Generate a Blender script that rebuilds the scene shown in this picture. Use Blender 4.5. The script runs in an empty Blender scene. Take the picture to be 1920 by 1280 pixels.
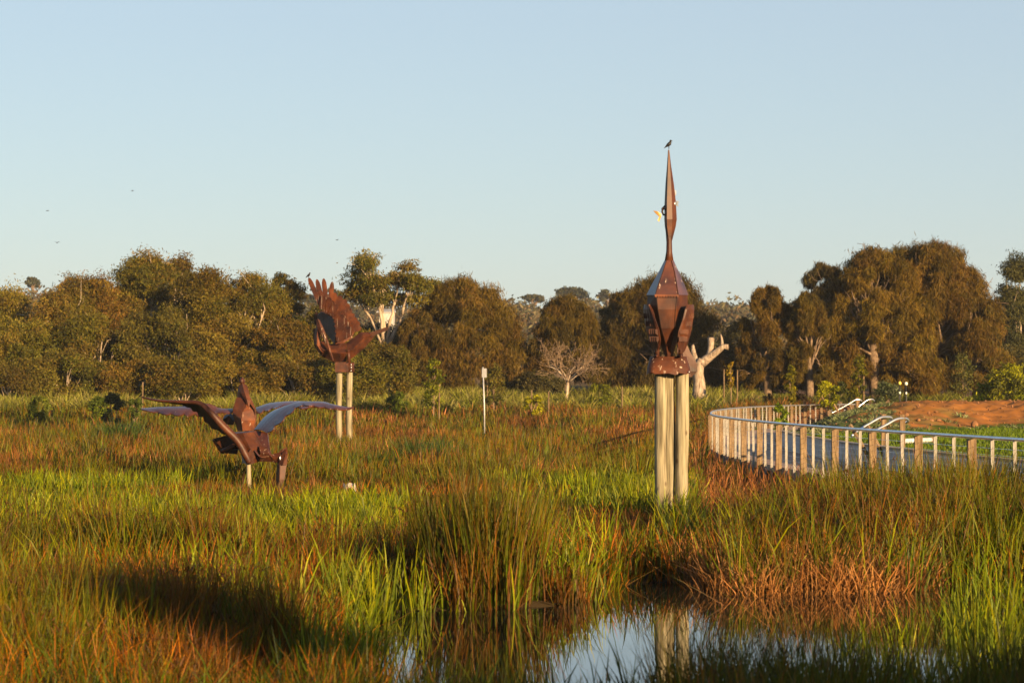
import bpy, math, random
import numpy as np
from math import radians as R, sin, cos, pi

rng = np.random.default_rng(11)
random.seed(11)
SC = bpy.context.scene
COL = SC.collection

# ------------------------------------------------------------------ camera, sky, sun, exposure
FPX, CAMZ, HORIZON = 4533.0, 2.6, 730.0          # focal length in photo pixels, eye height, horizon row
PITCH = math.atan((HORIZON - 640) / FPX)
cam_d = bpy.data.cameras.new('camera'); cam = bpy.data.objects.new('camera', cam_d); COL.objects.link(cam)
cam.location = (0, 0, CAMZ); cam.rotation_euler = (R(90) + PITCH, 0, 0)
cam_d.sensor_width = 36.0; cam_d.lens = FPX / 1920 * 36.0
cam_d.clip_start = 0.5; cam_d.clip_end = 6000
cam_d.dof.use_dof = True; cam_d.dof.focus_distance = 50.0; cam_d.dof.aperture_fstop = 4.0
SC.camera = cam

SUN_AZ, SUN_EL = 36.0, 10.5                        # degrees right of straight behind the camera; elevation
W = bpy.data.worlds.new('World'); SC.world = W; W.use_nodes = True
nt = W.node_tree
bg = nt.nodes['Background']
sky = nt.nodes.new('ShaderNodeTexSky'); sky.sky_type = 'NISHITA'; sky.sun_disc = False
sky.sun_elevation = R(SUN_EL); sky.sun_rotation = R(180 - SUN_AZ)
sky.altitude = 50; sky.air_density = 1.0; sky.dust_density = 0.6; sky.ozone_density = 1.0
sky.ozone_density = 2.0
veil = nt.nodes.new('ShaderNodeMix'); veil.data_type = 'RGBA'; tcw = nt.nodes.new('ShaderNodeTexCoord'); sxy = nt.nodes.new('ShaderNodeSeparateXYZ'); mrg = nt.nodes.new('ShaderNodeMapRange')
mrg.inputs['From Min'].default_value = .16; mrg.inputs['From Max'].default_value = .5; mrg.inputs['To Min'].default_value = .5; mrg.inputs['To Max'].default_value = .03
nt.links.new(tcw.outputs['Generated'], sxy.inputs[0]); nt.links.new(sxy.outputs['Z'], mrg.inputs['Value']); nt.links.new(mrg.outputs[0], veil.inputs['Factor'])   # thin high veil that pales the blue
nt.links.new(sky.outputs[0], veil.inputs['A']); veil.inputs['B'].default_value = (4.4, 5.05, 5.8, 1)
nt.links.new(veil.outputs['Result'], bg.inputs[0]); bg.inputs[1].default_value = 0.053
sl = bpy.data.lights.new('sun', 'SUN'); sun = bpy.data.objects.new('sun', sl); COL.objects.link(sun)
sl.energy = 5.0; sl.angle = R(0.5); sl.color = (1.0, 0.68, 0.35)
sun.rotation_euler = (R(90 - SUN_EL), 0, R(SUN_AZ))
SC.view_settings.view_transform = 'Standard'; SC.view_settings.look = 'None'
SC.view_settings.exposure = 1.45; SC.view_settings.gamma = 1.0; SC.view_settings.use_curve_mapping = False
SC.render.engine = 'CYCLES'
SC.cycles.use_denoising = True; SC.cycles.max_bounces = 6; SC.cycles.diffuse_bounces = 1
SC.cycles.glossy_bounces = 3; SC.cycles.transparent_max_bounces = 8

# ------------------------------------------------------------------ helpers
def PX(u, v, Y):
    """photo pixel (1920 x 1280) at depth Y -> world point"""
    dx, dy = (u - 960) / FPX, (640 - v) / FPX
    d = np.array([dx, cos(PITCH) - dy * sin(PITCH), sin(PITCH) + dy * cos(PITCH)])
    p = d * (Y / d[1]); p[2] += CAMZ
    return p
def PXX(u, Y): return float(PX(u, 730, Y)[0])
def PXZ(v, Y): return float(PX(960, v, Y)[2])

_perm = rng.random((256, 256))
def noise2(x, y, seed=0):
    x = np.asarray(x, float) + seed * 17.3; y = np.asarray(y, float) + seed * 9.1
    xi, yi = np.floor(x).astype(int), np.floor(y).astype(int)
    fx, fy = x - xi, y - yi; fx = fx * fx * (3 - 2 * fx); fy = fy * fy * (3 - 2 * fy)
    g = lambda a, b: _perm[a % 256, b % 256]
    return (g(xi, yi) * (1 - fx) + g(xi + 1, yi) * fx) * (1 - fy) + (g(xi, yi + 1) * (1 - fx) + g(xi + 1, yi + 1) * fx) * fy
def fbm(x, y, seed=0, o=3):
    s, a = 0, 0.5
    for k in range(o):
        s = s + a * noise2(np.asarray(x) * 2 ** k, np.asarray(y) * 2 ** k, seed + k); a *= .5
    return s / (1 - .5 ** o)
def sstep(a, b, x):
    t = np.clip((np.asarray(x, float) - a) / (b - a), 0, 1); return t * t * (3 - 2 * t)

def mesh_np(name, V, faces, col=None, smooth=False):
    """V (n,3); faces: list of int arrays (m,k); col: (n,3) per-vertex tint"""
    me = bpy.data.meshes.new(name)
    V = np.ascontiguousarray(V, np.float32)
    faces = [np.asarray(f, np.int32) for f in faces if len(f)]
    me.vertices.add(len(V)); me.vertices.foreach_set('co', V.ravel())
    nl = sum(f.size for f in faces); npoly = sum(len(f) for f in faces)
    me.loops.add(nl); me.loops.foreach_set('vertex_index', np.concatenate([f.ravel() for f in faces]))
    me.polygons.add(npoly)
    tot = np.concatenate([np.full(len(f), f.shape[1], np.int32) for f in faces])
    st = np.concatenate([[0], np.cumsum(tot)[:-1]]).astype(np.int32)
    me.polygons.foreach_set('loop_start', st)
    me.polygons.foreach_set('loop_total', tot)
    me.polygons.foreach_set('use_smooth', np.full(npoly, smooth))
    if col is not None:
        lum = (col @ np.array([.35, .55, .10]))[:, None]; col = np.clip(lum + (col - lum) * 1.20, .0015, 1) * .80
        a = me.color_attributes.new('tint', 'FLOAT_COLOR', 'POINT')
        c = np.ones((len(V), 4), np.float32); c[:, :3] = col
        a.data.foreach_set('color', c.ravel())
    me.update(); me.validate()
    return me

def link(name, me, mat, parent=None, loc=None):
    o = bpy.data.objects.new(name, me)
    if mat and not me.materials: me.materials.append(mat)
    COL.objects.link(o)
    if parent: o.parent = parent
    if loc is not None: o.location = loc
    return o
def tag(o, label, cat, group=None):
    o['label'] = label; o['category'] = cat
    if group: o['group'] = group
    return o
def thing(name, loc, label, cat, group=None):
    o = bpy.data.objects.new(name, None); COL.objects.link(o); o.location = loc; o.empty_display_size = .2
    return tag(o, label, cat, group)
def kind(o, k): o['kind'] = k; return o

class MB:
    """collects shapes as one mesh"""
    def __init__(s): s.V = []; s.F = {}; s.n = 0
    def add(s, V, F):
        V = np.asarray(V, float); s.V.append(V)
        for f in F:
            s.F.setdefault(len(f), []).append([i + s.n for i in f])
        s.n += len(V)
    def box(s, c, size, rot=None):
        h = np.array(size) / 2
        P = np.array([[x, y, z] for x in (-1, 1) for y in (-1, 1) for z in (-1, 1)]) * h
        if rot is not None: P = P @ np.array(rot).T
        s.add(P + np.array(c), [(0, 1, 3, 2), (4, 6, 7, 5), (0, 4, 5, 1), (2, 3, 7, 6), (0, 2, 6, 4), (1, 5, 7, 3)])
    def bar(s, a, b, w, d):
        """square bar between two points"""
        a, b = np.array(a, float), np.array(b, float); t = b - a; L = np.linalg.norm(t); t /= L
        up = np.array([0, 0, 1.]) if abs(t[2]) < .9 else np.array([0, 1., 0])
        x = np.cross(up, t); x /= np.linalg.norm(x); y = np.cross(t, x)
        P = [];
        for q in (a, b):
            for sx, sy in ((-1, -1), (1, -1), (1, 1), (-1, 1)): P.append(q + x * sx * w / 2 + y * sy * d / 2)
        s.add(P, [(0, 3, 2, 1), (4, 5, 6, 7), (0, 1, 5, 4), (1, 2, 6, 5), (2, 3, 7, 6), (3, 0, 4, 7)])
    def tube(s, pts, radii, n=8, cap=True):
        pts = np.asarray(pts, float); radii = np.broadcast_to(radii, (len(pts),))
        T = np.gradient(pts, axis=0); T /= np.linalg.norm(T, axis=1)[:, None] + 1e-9
        ref = np.array([0.31, 0.9, 0.2]) if abs(T[0] @ np.array([.31, .9, .2])) < .85 else np.array([1., 0, 0.1])
        V = []; ang = np.arange(n) * 2 * pi / n
        for p, t, r in zip(pts, T, radii):
            x = np.cross(ref, t); x /= np.linalg.norm(x); y = np.cross(t, x); ref = np.cross(t, x) * 0 + ref
            V.append(p + r * (np.cos(ang)[:, None] * x + np.sin(ang)[:, None] * y))
        V = np.concatenate(V); F = []
        for k in range(len(pts) - 1):
            for j in range(n):
                F.append((k * n + j, k * n + (j + 1) % n, (k + 1) * n + (j + 1) % n, (k + 1) * n + j))
        if cap: F.append(tuple(range(n))[::-1]); F.append(tuple((len(pts) - 1) * n + j for j in range(n)))
        s.add(V, F)
    def rings(s, rings, cap=True):
        n = len(rings[0]); V = np.concatenate([np.asarray(r, float) for r in rings]); F = []
        for k in range(len(rings) - 1):
            for j in range(n):
                F.append((k * n + j, k * n + (j + 1) % n, (k + 1) * n + (j + 1) % n, (k + 1) * n + j))
        if cap: F.append(tuple(range(n))[::-1]); F.append(tuple((len(rings) - 1) * n + j for j in range(n)))
        s.add(V, F)
    def plate(s, pts, off):
        """polygon given thickness along vector off"""
        P = np.asarray(pts, float); n = len(P); off = np.array(off, float)
        F = [tuple(range(n)), tuple(range(2 * n - 1, n - 1, -1))] + [(j, n + j, n + (j + 1) % n, (j + 1) % n) for j in range(n)]
        s.add(np.concatenate([P, P + off]), F)
    def sheet(s, G, th):
        """grid (a,b,3) of points given thickness th along its mean normal"""
        G = np.asarray(G, float); a, b = G.shape[:2]
        N = np.cross(np.gradient(G, axis=0), np.gradient(G, axis=1)); N /= np.linalg.norm(N, axis=2)[..., None] + 1e-9
        th = np.broadcast_to(th, (a, b))[..., None]
        V = np.concatenate([(G + N * th / 2).reshape(-1, 3), (G - N * th / 2).reshape(-1, 3)]); m = a * b; F = []
        for i in range(a - 1):
            for j in range(b - 1):
                q = (i * b + j, (i + 1) * b + j, (i + 1) * b + j + 1, i * b + j + 1)
                F.append(q); F.append(tuple(x + m for x in q[::-1]))
        rim = [i * b for i in range(a)] + [(a - 1) * b + j for j in range(1, b)] + [i * b + b - 1 for i in range(a - 2, -1, -1)] + [j for j in range(b - 2, 0, -1)]
        for k in range(len(rim)):
            p, q = rim[k], rim[(k + 1) % len(rim)]; F.append((p, p + m, q + m, q))
        s.add(V, F)
    def blob(s, c, r, seed=0, amp=.15, seg=12, rg=8):
        c = np.array(c, float); r = np.broadcast_to(r, 3); V = []; g = np.random.default_rng(seed); ph = g.random(6) * 6
        for i in range(rg + 1):
            th = pi * i / rg
            for j in range(seg):
                a = 2 * pi * j / seg
                d = np.array([sin(th) * cos(a), sin(th) * sin(a), cos(th)])
                k = 1 + amp * (sin(3 * d[0] + ph[0]) * sin(2.7 * d[1] + ph[1]) + .6 * sin(5 * d[2] + ph[2] + 3 * d[0]) * sin(4 * d[1] + ph[3]))
                V.append(c + d * r * k)
        F = [(i * seg + j, i * seg + (j + 1) % seg, (i + 1) * seg + (j + 1) % seg, (i + 1) * seg + j)[::-1] for i in range(rg) for j in range(seg)]
        s.add(V, F)
    def build(s, name, mat, parent=None, smooth=False, tint=None):
        V = np.concatenate(s.V)
        if parent is not None: 
            o = parent; L = np.zeros(3)
            while o is not None: L += np.array(o.location); o = o.parent
            V = V - L
        me = mesh_np(name, V, [np.array(f) for f in s.F.values()], smooth=smooth)
        return link(name, me, mat, parent)

# ------------------------------------------------------------------ materials
def new_mat(name):
    m = bpy.data.materials.new(name); m.use_nodes = True
    t = m.node_tree; b = t.nodes['Principled BSDF']
    return m, t, b
def noise_mat(name, c1, c2, scale=5, rough=.8, detail=5, bump=0, c3=None, spec=.3, stretch=(1, 1, 1), metal=0, bscale=None):
    m, t, b = new_mat(name)
    tc = t.nodes.new('ShaderNodeTexCoord'); mp = t.nodes.new('ShaderNodeMapping'); mp.inputs['Scale'].default_value = stretch
    t.links.new(tc.outputs['Object'], mp.inputs[0])
    n = t.nodes.new('ShaderNodeTexNoise'); n.inputs['Scale'].default_value = scale; n.inputs['Detail'].default_value = detail
    t.links.new(mp.outputs[0], n.inputs['Vector'])
    r = t.nodes.new('ShaderNodeValToRGB'); e = r.color_ramp.elements
    e[0].position = .35; e[0].color = (*c1, 1); e[1].position = .65; e[1].color = (*c2, 1)
    if c3: x = e.new(.5); x.color = (*c3, 1)
    t.links.new(n.outputs[0], r.inputs[0]); t.links.new(r.outputs[0], b.inputs['Base Color'])
    b.inputs['Roughness'].default_value = rough; b.inputs['Specular IOR Level'].default_value = spec; b.inputs['Metallic'].default_value = metal
    if bump:
        n2 = t.nodes.new('ShaderNodeTexNoise'); n2.inputs['Scale'].default_value = bscale or scale * 4; n2.inputs['Detail'].default_value = 4
        t.links.new(mp.outputs[0], n2.inputs['Vector'])
        bu = t.nodes.new('ShaderNodeBump'); bu.inputs['Strength'].default_value = bump; bu.inputs['Distance'].default_value = .02
        t.links.new(n2.outputs[0], bu.inputs['Height']); t.links.new(bu.outputs[0], b.inputs['Normal'])
    return m
def tint_mat(name, rough=.55, spec=.3, transl=0.0):
    m, t, b = new_mat(name)
    a = t.nodes.new('ShaderNodeAttribute'); a.attribute_name = 'tint'
    t.links.new(a.outputs['Color'], b.inputs['Base Color'])
    b.inputs['Roughness'].default_value = rough; b.inputs['Specular IOR Level'].default_value = spec
    if transl:
        tr = t.nodes.new('ShaderNodeBsdfTranslucent'); mx = t.nodes.new('ShaderNodeMixShader'); mx.inputs[0].default_value = transl
        t.links.new(a.outputs['Color'], tr.inputs[0]); t.links.new(b.outputs[0], mx.inputs[1]); t.links.new(tr.outputs[0], mx.inputs[2])
        t.links.new(mx.outputs[0], t.nodes['Material Output'].inputs[0])
    return m
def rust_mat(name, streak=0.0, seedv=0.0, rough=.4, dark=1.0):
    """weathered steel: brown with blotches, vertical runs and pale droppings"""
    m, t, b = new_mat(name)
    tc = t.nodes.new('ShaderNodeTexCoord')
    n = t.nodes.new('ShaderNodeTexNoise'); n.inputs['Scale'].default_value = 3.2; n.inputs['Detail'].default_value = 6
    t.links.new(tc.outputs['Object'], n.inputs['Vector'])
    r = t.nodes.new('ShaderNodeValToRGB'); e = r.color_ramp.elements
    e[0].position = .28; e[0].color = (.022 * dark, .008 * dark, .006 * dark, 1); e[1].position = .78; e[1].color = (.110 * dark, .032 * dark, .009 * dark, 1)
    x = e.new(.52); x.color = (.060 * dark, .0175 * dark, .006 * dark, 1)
    t.links.new(n.outputs[0], r.inputs[0]); out = r.outputs[0]
    mp = t.nodes.new('ShaderNodeMapping'); mp.inputs['Scale'].default_value = (17, 17, .9); mp.inputs['Location'].default_value = (seedv, seedv, 0)
    t.links.new(tc.outputs['Object'], mp.inputs[0])
    n2 = t.nodes.new('ShaderNodeTexNoise'); n2.inputs['Scale'].default_value = 1; n2.inputs['Detail'].default_value = 4
    t.links.new(mp.outputs[0], n2.inputs['Vector'])
    if streak:
        r2 = t.nodes.new('ShaderNodeValToRGB'); r2.color_ramp.elements[0].position = .68 - streak * .12; r2.color_ramp.elements[1].position = .76 - streak * .1
        t.links.new(n2.outputs[0], r2.inputs[0])
        mx = t.nodes.new('ShaderNodeMix'); mx.data_type = 'RGBA'
        t.links.new(r2.outputs[0], mx.inputs['Factor']); t.links.new(out, mx.inputs['A']); mx.inputs['B'].default_value = (.40, .30, .22, 1); out = mx.outputs['Result']
    t.links.new(out, b.inputs['Base Color'])
    b.inputs['Roughness'].default_value = rough + .15; b.inputs['Specular IOR Level'].default_value = .28
    b.inputs['Coat Weight'].default_value = .08; b.inputs['Coat Roughness'].default_value = .4
    bu = t.nodes.new('ShaderNodeBump'); bu.inputs['Strength'].default_value = .25; bu.inputs['Distance'].default_value = .02
    t.links.new(n2.outputs[0], bu.inputs['Height']); t.links.new(bu.outputs[0], b.inputs['Normal'])
    return m

M = {}
M['leaf'] = tint_mat('foliage', .6, .12, .10)
M['blade'] = tint_mat('blade', .5, .14, .12)
M['bark'] = noise_mat('bark', (.10, .065, .04), (.2, .14, .09), 6, .9, bump=.4)
M['pale_bark'] = noise_mat('pale_bark', (.25, .18, .12), (.42, .34, .25), 3, .8, bump=.2)
M['dead_wood'] = noise_mat('dead_wood', (.24, .175, .12), (.40, .32, .24), 3, .85, bump=.5, stretch=(3, 3, 1))
M['twig'] = noise_mat('twig', (.14, .09, .055), (.24, .165, .10), 4, .9)
M['pole'] = noise_mat('pole_timber', (.18, .155, .09), (.32, .28, .185), 2.2, .85, bump=.4, stretch=(5, 5, .5), c3=(.26, .225, .14))
def add_knots(m, scale=3.0):
    t = m.node_tree; b = t.nodes['Principled BSDF']; src = b.inputs['Base Color'].links[0].from_socket
    tc = t.nodes.new('ShaderNodeTexCoord'); mp = t.nodes.new('ShaderNodeMapping'); mp.inputs['Scale'].default_value = (1, 1, .6)
    v = t.nodes.new('ShaderNodeTexVoronoi'); v.inputs['Scale'].default_value = scale
    t.links.new(tc.outputs['Object'], mp.inputs[0]); t.links.new(mp.outputs[0], v.inputs['Vector'])
    r = t.nodes.new('ShaderNodeValToRGB'); r.color_ramp.elements[0].position = .05; r.color_ramp.elements[0].color = (1, 1, 1, 1); r.color_ramp.elements[1].position = .13; r.color_ramp.elements[1].color = (0, 0, 0, 1)
    w = t.nodes.new('ShaderNodeTexNoise'); w.inputs['Scale'].default_value = 1.1; w.inputs['Detail'].default_value = 6
    mp2 = t.nodes.new('ShaderNodeMapping'); mp2.inputs['Scale'].default_value = (22, 22, 1); t.links.new(tc.outputs['Object'], mp2.inputs[0]); t.links.new(mp2.outputs[0], w.inputs['Vector'])
    r2 = t.nodes.new('ShaderNodeValToRGB'); r2.color_ramp.elements[0].position = .36; r2.color_ramp.elements[0].color = (.45, .42, .4, 1); r2.color_ramp.elements[1].position = .55; r2.color_ramp.elements[1].color = (1, 1, 1, 1)
    t.links.new(v.outputs['Distance'], r.inputs[0]); t.links.new(w.outputs[0], r2.inputs[0])
    m1 = t.nodes.new('ShaderNodeMix'); m1.data_type = 'RGBA'; m1.blend_type = 'MULTIPLY'; m1.inputs['Factor'].default_value = 1
    t.links.new(src, m1.inputs['A']); t.links.new(r2.outputs[0], m1.inputs['B'])
    m2 = t.nodes.new('ShaderNodeMix'); m2.data_type = 'RGBA'; m2.inputs['B'].default_value = (.07, .045, .025, 1)
    t.links.new(r.outputs[0], m2.inputs['Factor']); t.links.new(m1.outputs['Result'], m2.inputs['A']); t.links.new(m2.outputs['Result'], b.inputs['Base Color'])
add_knots(M['pole'])
M['post'] = noise_mat('post_timber', (.13, .085, .045), (.25, .17, .09), 3, .85, bump=.3, stretch=(6, 6, .6))
add_knots(M['post'], 5); add_knots(M['dead_wood'], 2.2)
M['white_paint'] = noise_mat('white_paint', (.18, .165, .14), (.32, .30, .265), 5, .7, bump=.2, stretch=(6, 6, 1))
M['galv'] = noise_mat('galvanised_steel', (.55, .57, .6), (.72, .74, .78), 8, .32, spec=.5, metal=.85)
M['alu'] = noise_mat('aluminium', (.35, .35, .35), (.48, .48, .48), 6, .5, metal=.5)
M['rust'] = rust_mat('rusty_steel'); M['rust_streak'] = rust_mat('rusty_steel_streaked', .55, 3.1)
M['rust_lit'] = rust_mat('rusty_steel_lit', .25, 1.7, .5, 1.9)  # brighter copy of the steel, sunlight put into its colour
M['rust_sheen'] = rust_mat('rusty_steel_smooth', .3, 7.3, .3, 1.05)
_b = M['rust_sheen'].node_tree.nodes['Principled BSDF']; _b.inputs['Coat Weight'].default_value = .8; _b.inputs['Coat Roughness'].default_value = .3; _b.inputs['Coat IOR'].default_value = 1.7
M['rust_dark'] = rust_mat('rusty_steel_dark', 0, 5., .45, .6)  # darker copy: seam colour, and shade put into turned-away plates
M['concrete'] = noise_mat('concrete', (.38, .39, .40), (.55, .55, .55), 3, .85, bump=.2, stretch=(2, 2, .6))
M['deck'] = noise_mat('deck_boards', (.30, .20, .15), (.48, .34, .26), 3, .8, bump=.2)
M['stone'] = noise_mat('stone', (.22, .18, .13), (.36, .30, .22), 3, .9, bump=.6)
M['dark_stone'] = noise_mat('dark_stone', (.12, .085, .06), (.22, .16, .11), 3, .9, bump=.6)
M['clod'] = noise_mat('clod', (.16, .075, .03), (.24, .115, .05), 5, .95, bump=.7)
M['black'] = noise_mat('black_plastic', (.012, .012, .012), (.03, .03, .03), 4, .5)
M['feather_black'] = noise_mat('black_feathers', (.008, .008, .01), (.025, .022, .022), 9, .5)
M['cap_white'] = noise_mat('cap_white', (.7, .68, .55), (.8, .78, .65), 4, .5)
M['cap_yellow'] = noise_mat('cap_yellow', (.75, .5, .08), (.8, .6, .12), 4, .5)
M['gold'] = noise_mat('brass_sheet', (.32, .18, .05), (.45, .28, .10), 8, .4, metal=.3)
M['steel_blue'] = noise_mat('grey_steel', (.25, .27, .3), (.4, .42, .46), 8, .35, metal=.7)
M['render_wall'] = noise_mat('pale_render', (.32, .31, .29), (.4, .39, .37), 3, .8)
M['roof'] = noise_mat('roof_sheet', (.3, .3, .3), (.4, .39, .38), 3, .6)
M['junk'] = noise_mat('pale_stump_wood', (.26, .22, .22), (.42, .38, .32), 5, .8, bump=.5, stretch=(3, 3, 1))

# ------------------------------------------------------------------ fence line, deck, lawn shapes (plan view)
FENCE = np.array([(10.4, 30), (9.5, 36), (8.75, 41), (8.03, 47), (7.25, 54.6), (6.75, 62), (6.55, 70), (6.6, 78), (7.15, 87), (8.5, 100), (11.0, 115), (13.5, 125), (16.2, 134), (19.0, 139.5), (23, 141), (30, 140)])
def catmull(P, n):
    P = np.asarray(P, float); Q = np.concatenate([[2 * P[0] - P[1]], P, [2 * P[-1] - P[-2]]]); out = []
    for i in range(len(P) - 1):
        p0, p1, p2, p3 = Q[i:i + 4]
        for t in np.arange(n) / n:
            out.append(.5 * (2 * p1 + (p2 - p0) * t + (2 * p0 - 5 * p1 + 4 * p2 - p3) * t ** 2 + (3 * p1 - p0 - 3 * p2 + p3) * t ** 3))
    out.append(P[-1]); return np.array(out)
FL = catmull(FENCE, 10)
_t = np.gradient(FL, axis=0); _t /= np.linalg.norm(_t, axis=1)[:, None]
FN = np.stack([_t[:, 1], -_t[:, 0]], 1)          # inward (towards +x on the near side)
INNER = FL + FN * 2.45
_o = np.argsort(FL[:, 1]);
def fence_x(y): return np.interp(y, FL[:, 1][:140], FL[:, 0][:140], left=11, right=60)
def inner_x(y):
    k = INNER[:, 1]; m = np.maximum.accumulate(k)
    sel = k >= m - 1e-6
    return np.interp(y, k[sel], INNER[sel, 0])

def pond_mask(x, y):
    """1 inside the open water"""
    u = 960 + FPX * x / np.maximum(y, 1)
    wob = (fbm(x * .8, y * .8, 5) - .5) * 2.2
    far = np.interp(u, [300, 700, 940, 1080, 1150, 1290, 1340, 1700, 1760, 2100], [25, 28, 28.3, 28.9, 31.8, 32.2, 30.6, 30.6, 32.6, 33.5]) + wob * .35
    left = np.interp(y, [17, 21, 26, 29, 33], [-2.6, -2.2, -1.75, -1.5, 1.0]) + wob * .4
    near = 19.0 + wob * .6
    return sstep(-.5, .5, far - y) * sstep(-.5, .5, x - left) * sstep(-.6, .6, y - near)

def ground_z(x, y):
    x = np.asarray(x, float); y = np.asarray(y, float)
    z = .02 + .22 * (fbm(x * .35, y * .35, 1) - .5)
    z = z - .6 * pond_mask(x, y)
    z = z + .42 * np.exp(-((x - 6.6) / 3.0) ** 2 - ((y - 40.5) / 4.6) ** 2)
    bank = sstep(108, 150, y)
    z = z * (1 - bank) + 1.95 * bank
    z = z + .45 * np.exp(-((x - 4.2) / 3.0) ** 2 - ((y - 118) / 7.0) ** 2)         # low rise with the red rushes
    far = np.clip(y - 160, 0, None)
    z = z + .030 * np.minimum(far, 300)
    hill = 4.0 + 5 * fbm(x * .006, 3.3, 8) + 4.5 * np.exp(-((x + 105) / 50) ** 2) + 1.0 * np.exp(-((x - 10) / 60) ** 2)
    z = z + hill * sstep(420, 610, y) - .02 * np.clip(y - 640, 0, None)
    return z

# ------------------------------------------------------------------ ground, water
ys = np.concatenate([np.arange(-60, 8, 6), np.arange(8, 40, .5), np.arange(40, 160, 1.2), np.arange(160, 420, 10), np.arange(420, 700, 12), [720, 800, 1000, 1500, 2500, 4500]])
xs = np.concatenate([[-2500, -1200, -600, -350, -220, -150, -110, -80], np.arange(-60, -14, 2.), np.arange(-14, 26, .5), np.arange(26, 70, 2.), [80, 110, 150, 220, 350, 600, 1200, 2500]])
XX, YY = np.meshgrid(xs, ys); ZZ = ground_z(XX, YY)
inlawn = (XX > fence_x(YY) + np.where(YY > 104, -1.6, .3)) & (YY > 33) & (YY < 146)
ZZ = np.where(inlawn, np.minimum(ZZ, .25 + np.clip(YY - 140.5, 0, None) * .33), ZZ)
a, b = XX.shape
idx = np.arange(a * b).reshape(a, b)
F = np.stack([idx[:-1, :-1], idx[:-1, 1:], idx[1:, 1:], idx[1:, :-1]], -1).reshape(-1, 4)
nz = fbm(XX * .5, YY * .5, 20)[..., None]
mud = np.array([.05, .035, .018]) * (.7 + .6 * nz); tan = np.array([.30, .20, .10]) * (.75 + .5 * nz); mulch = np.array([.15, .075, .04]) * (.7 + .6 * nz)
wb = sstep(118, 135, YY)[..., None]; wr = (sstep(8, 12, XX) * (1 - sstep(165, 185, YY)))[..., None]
shade = np.array([.085, .06, .03]) * (.7 + .6 * nz); wt = sstep(175, 230, YY)[..., None]  # far-bank soil colour darkened for the shade under the trees
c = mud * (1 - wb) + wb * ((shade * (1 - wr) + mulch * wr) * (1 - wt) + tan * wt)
gm = tint_mat('soil', .95, .1)
kind(link('ground', mesh_np('ground', np.stack([XX, YY, ZZ], -1).reshape(-1, 3), [F], c.reshape(-1, 3), True), gm), 'structure')

wm, t_, b_ = new_mat('pond_water')
b_.inputs['Base Color'].default_value = (.012, .014, .010, 1); b_.inputs['Roughness'].default_value = .02; b_.inputs['IOR'].default_value = 1.33
b_.inputs['Specular IOR Level'].default_value = .9
n_ = t_.nodes.new('ShaderNodeTexNoise'); n_.inputs['Scale'].default_value = 1.4; n_.inputs['Detail'].default_value = 3
tc_ = t_.nodes.new('ShaderNodeTexCoord'); mp_ = t_.nodes.new('ShaderNodeMapping'); mp_.inputs['Scale'].default_value = (1, .5, 1)
t_.links.new(tc_.outputs['Object'], mp_.inputs[0]); t_.links.new(mp_.outputs[0], n_.inputs['Vector'])
bu_ = t_.nodes.new('ShaderNodeBump'); bu_.inputs['Strength'].default_value = .05; bu_.inputs['Distance'].default_value = .05
t_.links.new(n_.outputs[0], bu_.inputs['Height']); t_.links.new(bu_.outputs[0], b_.inputs['Normal'])
kind(link('water', mesh_np('water', np.array([(-30, 4, 0), (40, 4, 0), (40, 40, 0), (28, 100, 0), (-30, 100, 0)]), [np.array([[0, 1, 2, 3, 4]])]), wm), 'structure')

# ------------------------------------------------------------------ boardwalk, lawn, mound
def ribbon(A, B, z0, z1, name, mat, k='structure'):
    m = MB(); n = len(A)
    top = lambda P, z: np.concatenate([P, np.full((n, 1), z)], 1)
    V = np.concatenate([top(A, z1), top(B, z1), top(B, z0), top(A, z0)]); Fq = []
    for i in range(n - 1):
        for q in range(4): Fq.append((q * n + i, q * n + i + 1, ((q + 1) % 4) * n + i + 1, ((q + 1) % 4) * n + i))
    Fq += [(0, n, 2 * n, 3 * n), (n - 1, 4 * n - 1, 3 * n - 1, 2 * n - 1)]
    m.add(V, Fq); return m
dk = ribbon(FL + FN * .12, FL + FN * 2.40, .46, .62, 'boardwalk', M['deck'])
# boards: grooves by the mesh of every board edge
kind(dk.build('boardwalk', M['deck']), 'structure')
kw = int(np.argmin(np.abs(INNER[:, 1] - 86)))
wl = ribbon(INNER[:kw], (INNER + FN * .16)[:kw], .1, 1.13, 'retaining_wall', M['concrete'])
w_root = thing('retaining_wall', (9.3, 64, .1), 'low curved grey concrete retaining wall between boardwalk and lawn', 'wall')
wl.build('wall', M['concrete'], w_root)
cp = ribbon((INNER - FN * .03)[:kw], (INNER + FN * .20)[:kw], 1.13, 1.18, 'coping', M['white_paint']); cp.build('coping', M['stone'], w_root)

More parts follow.
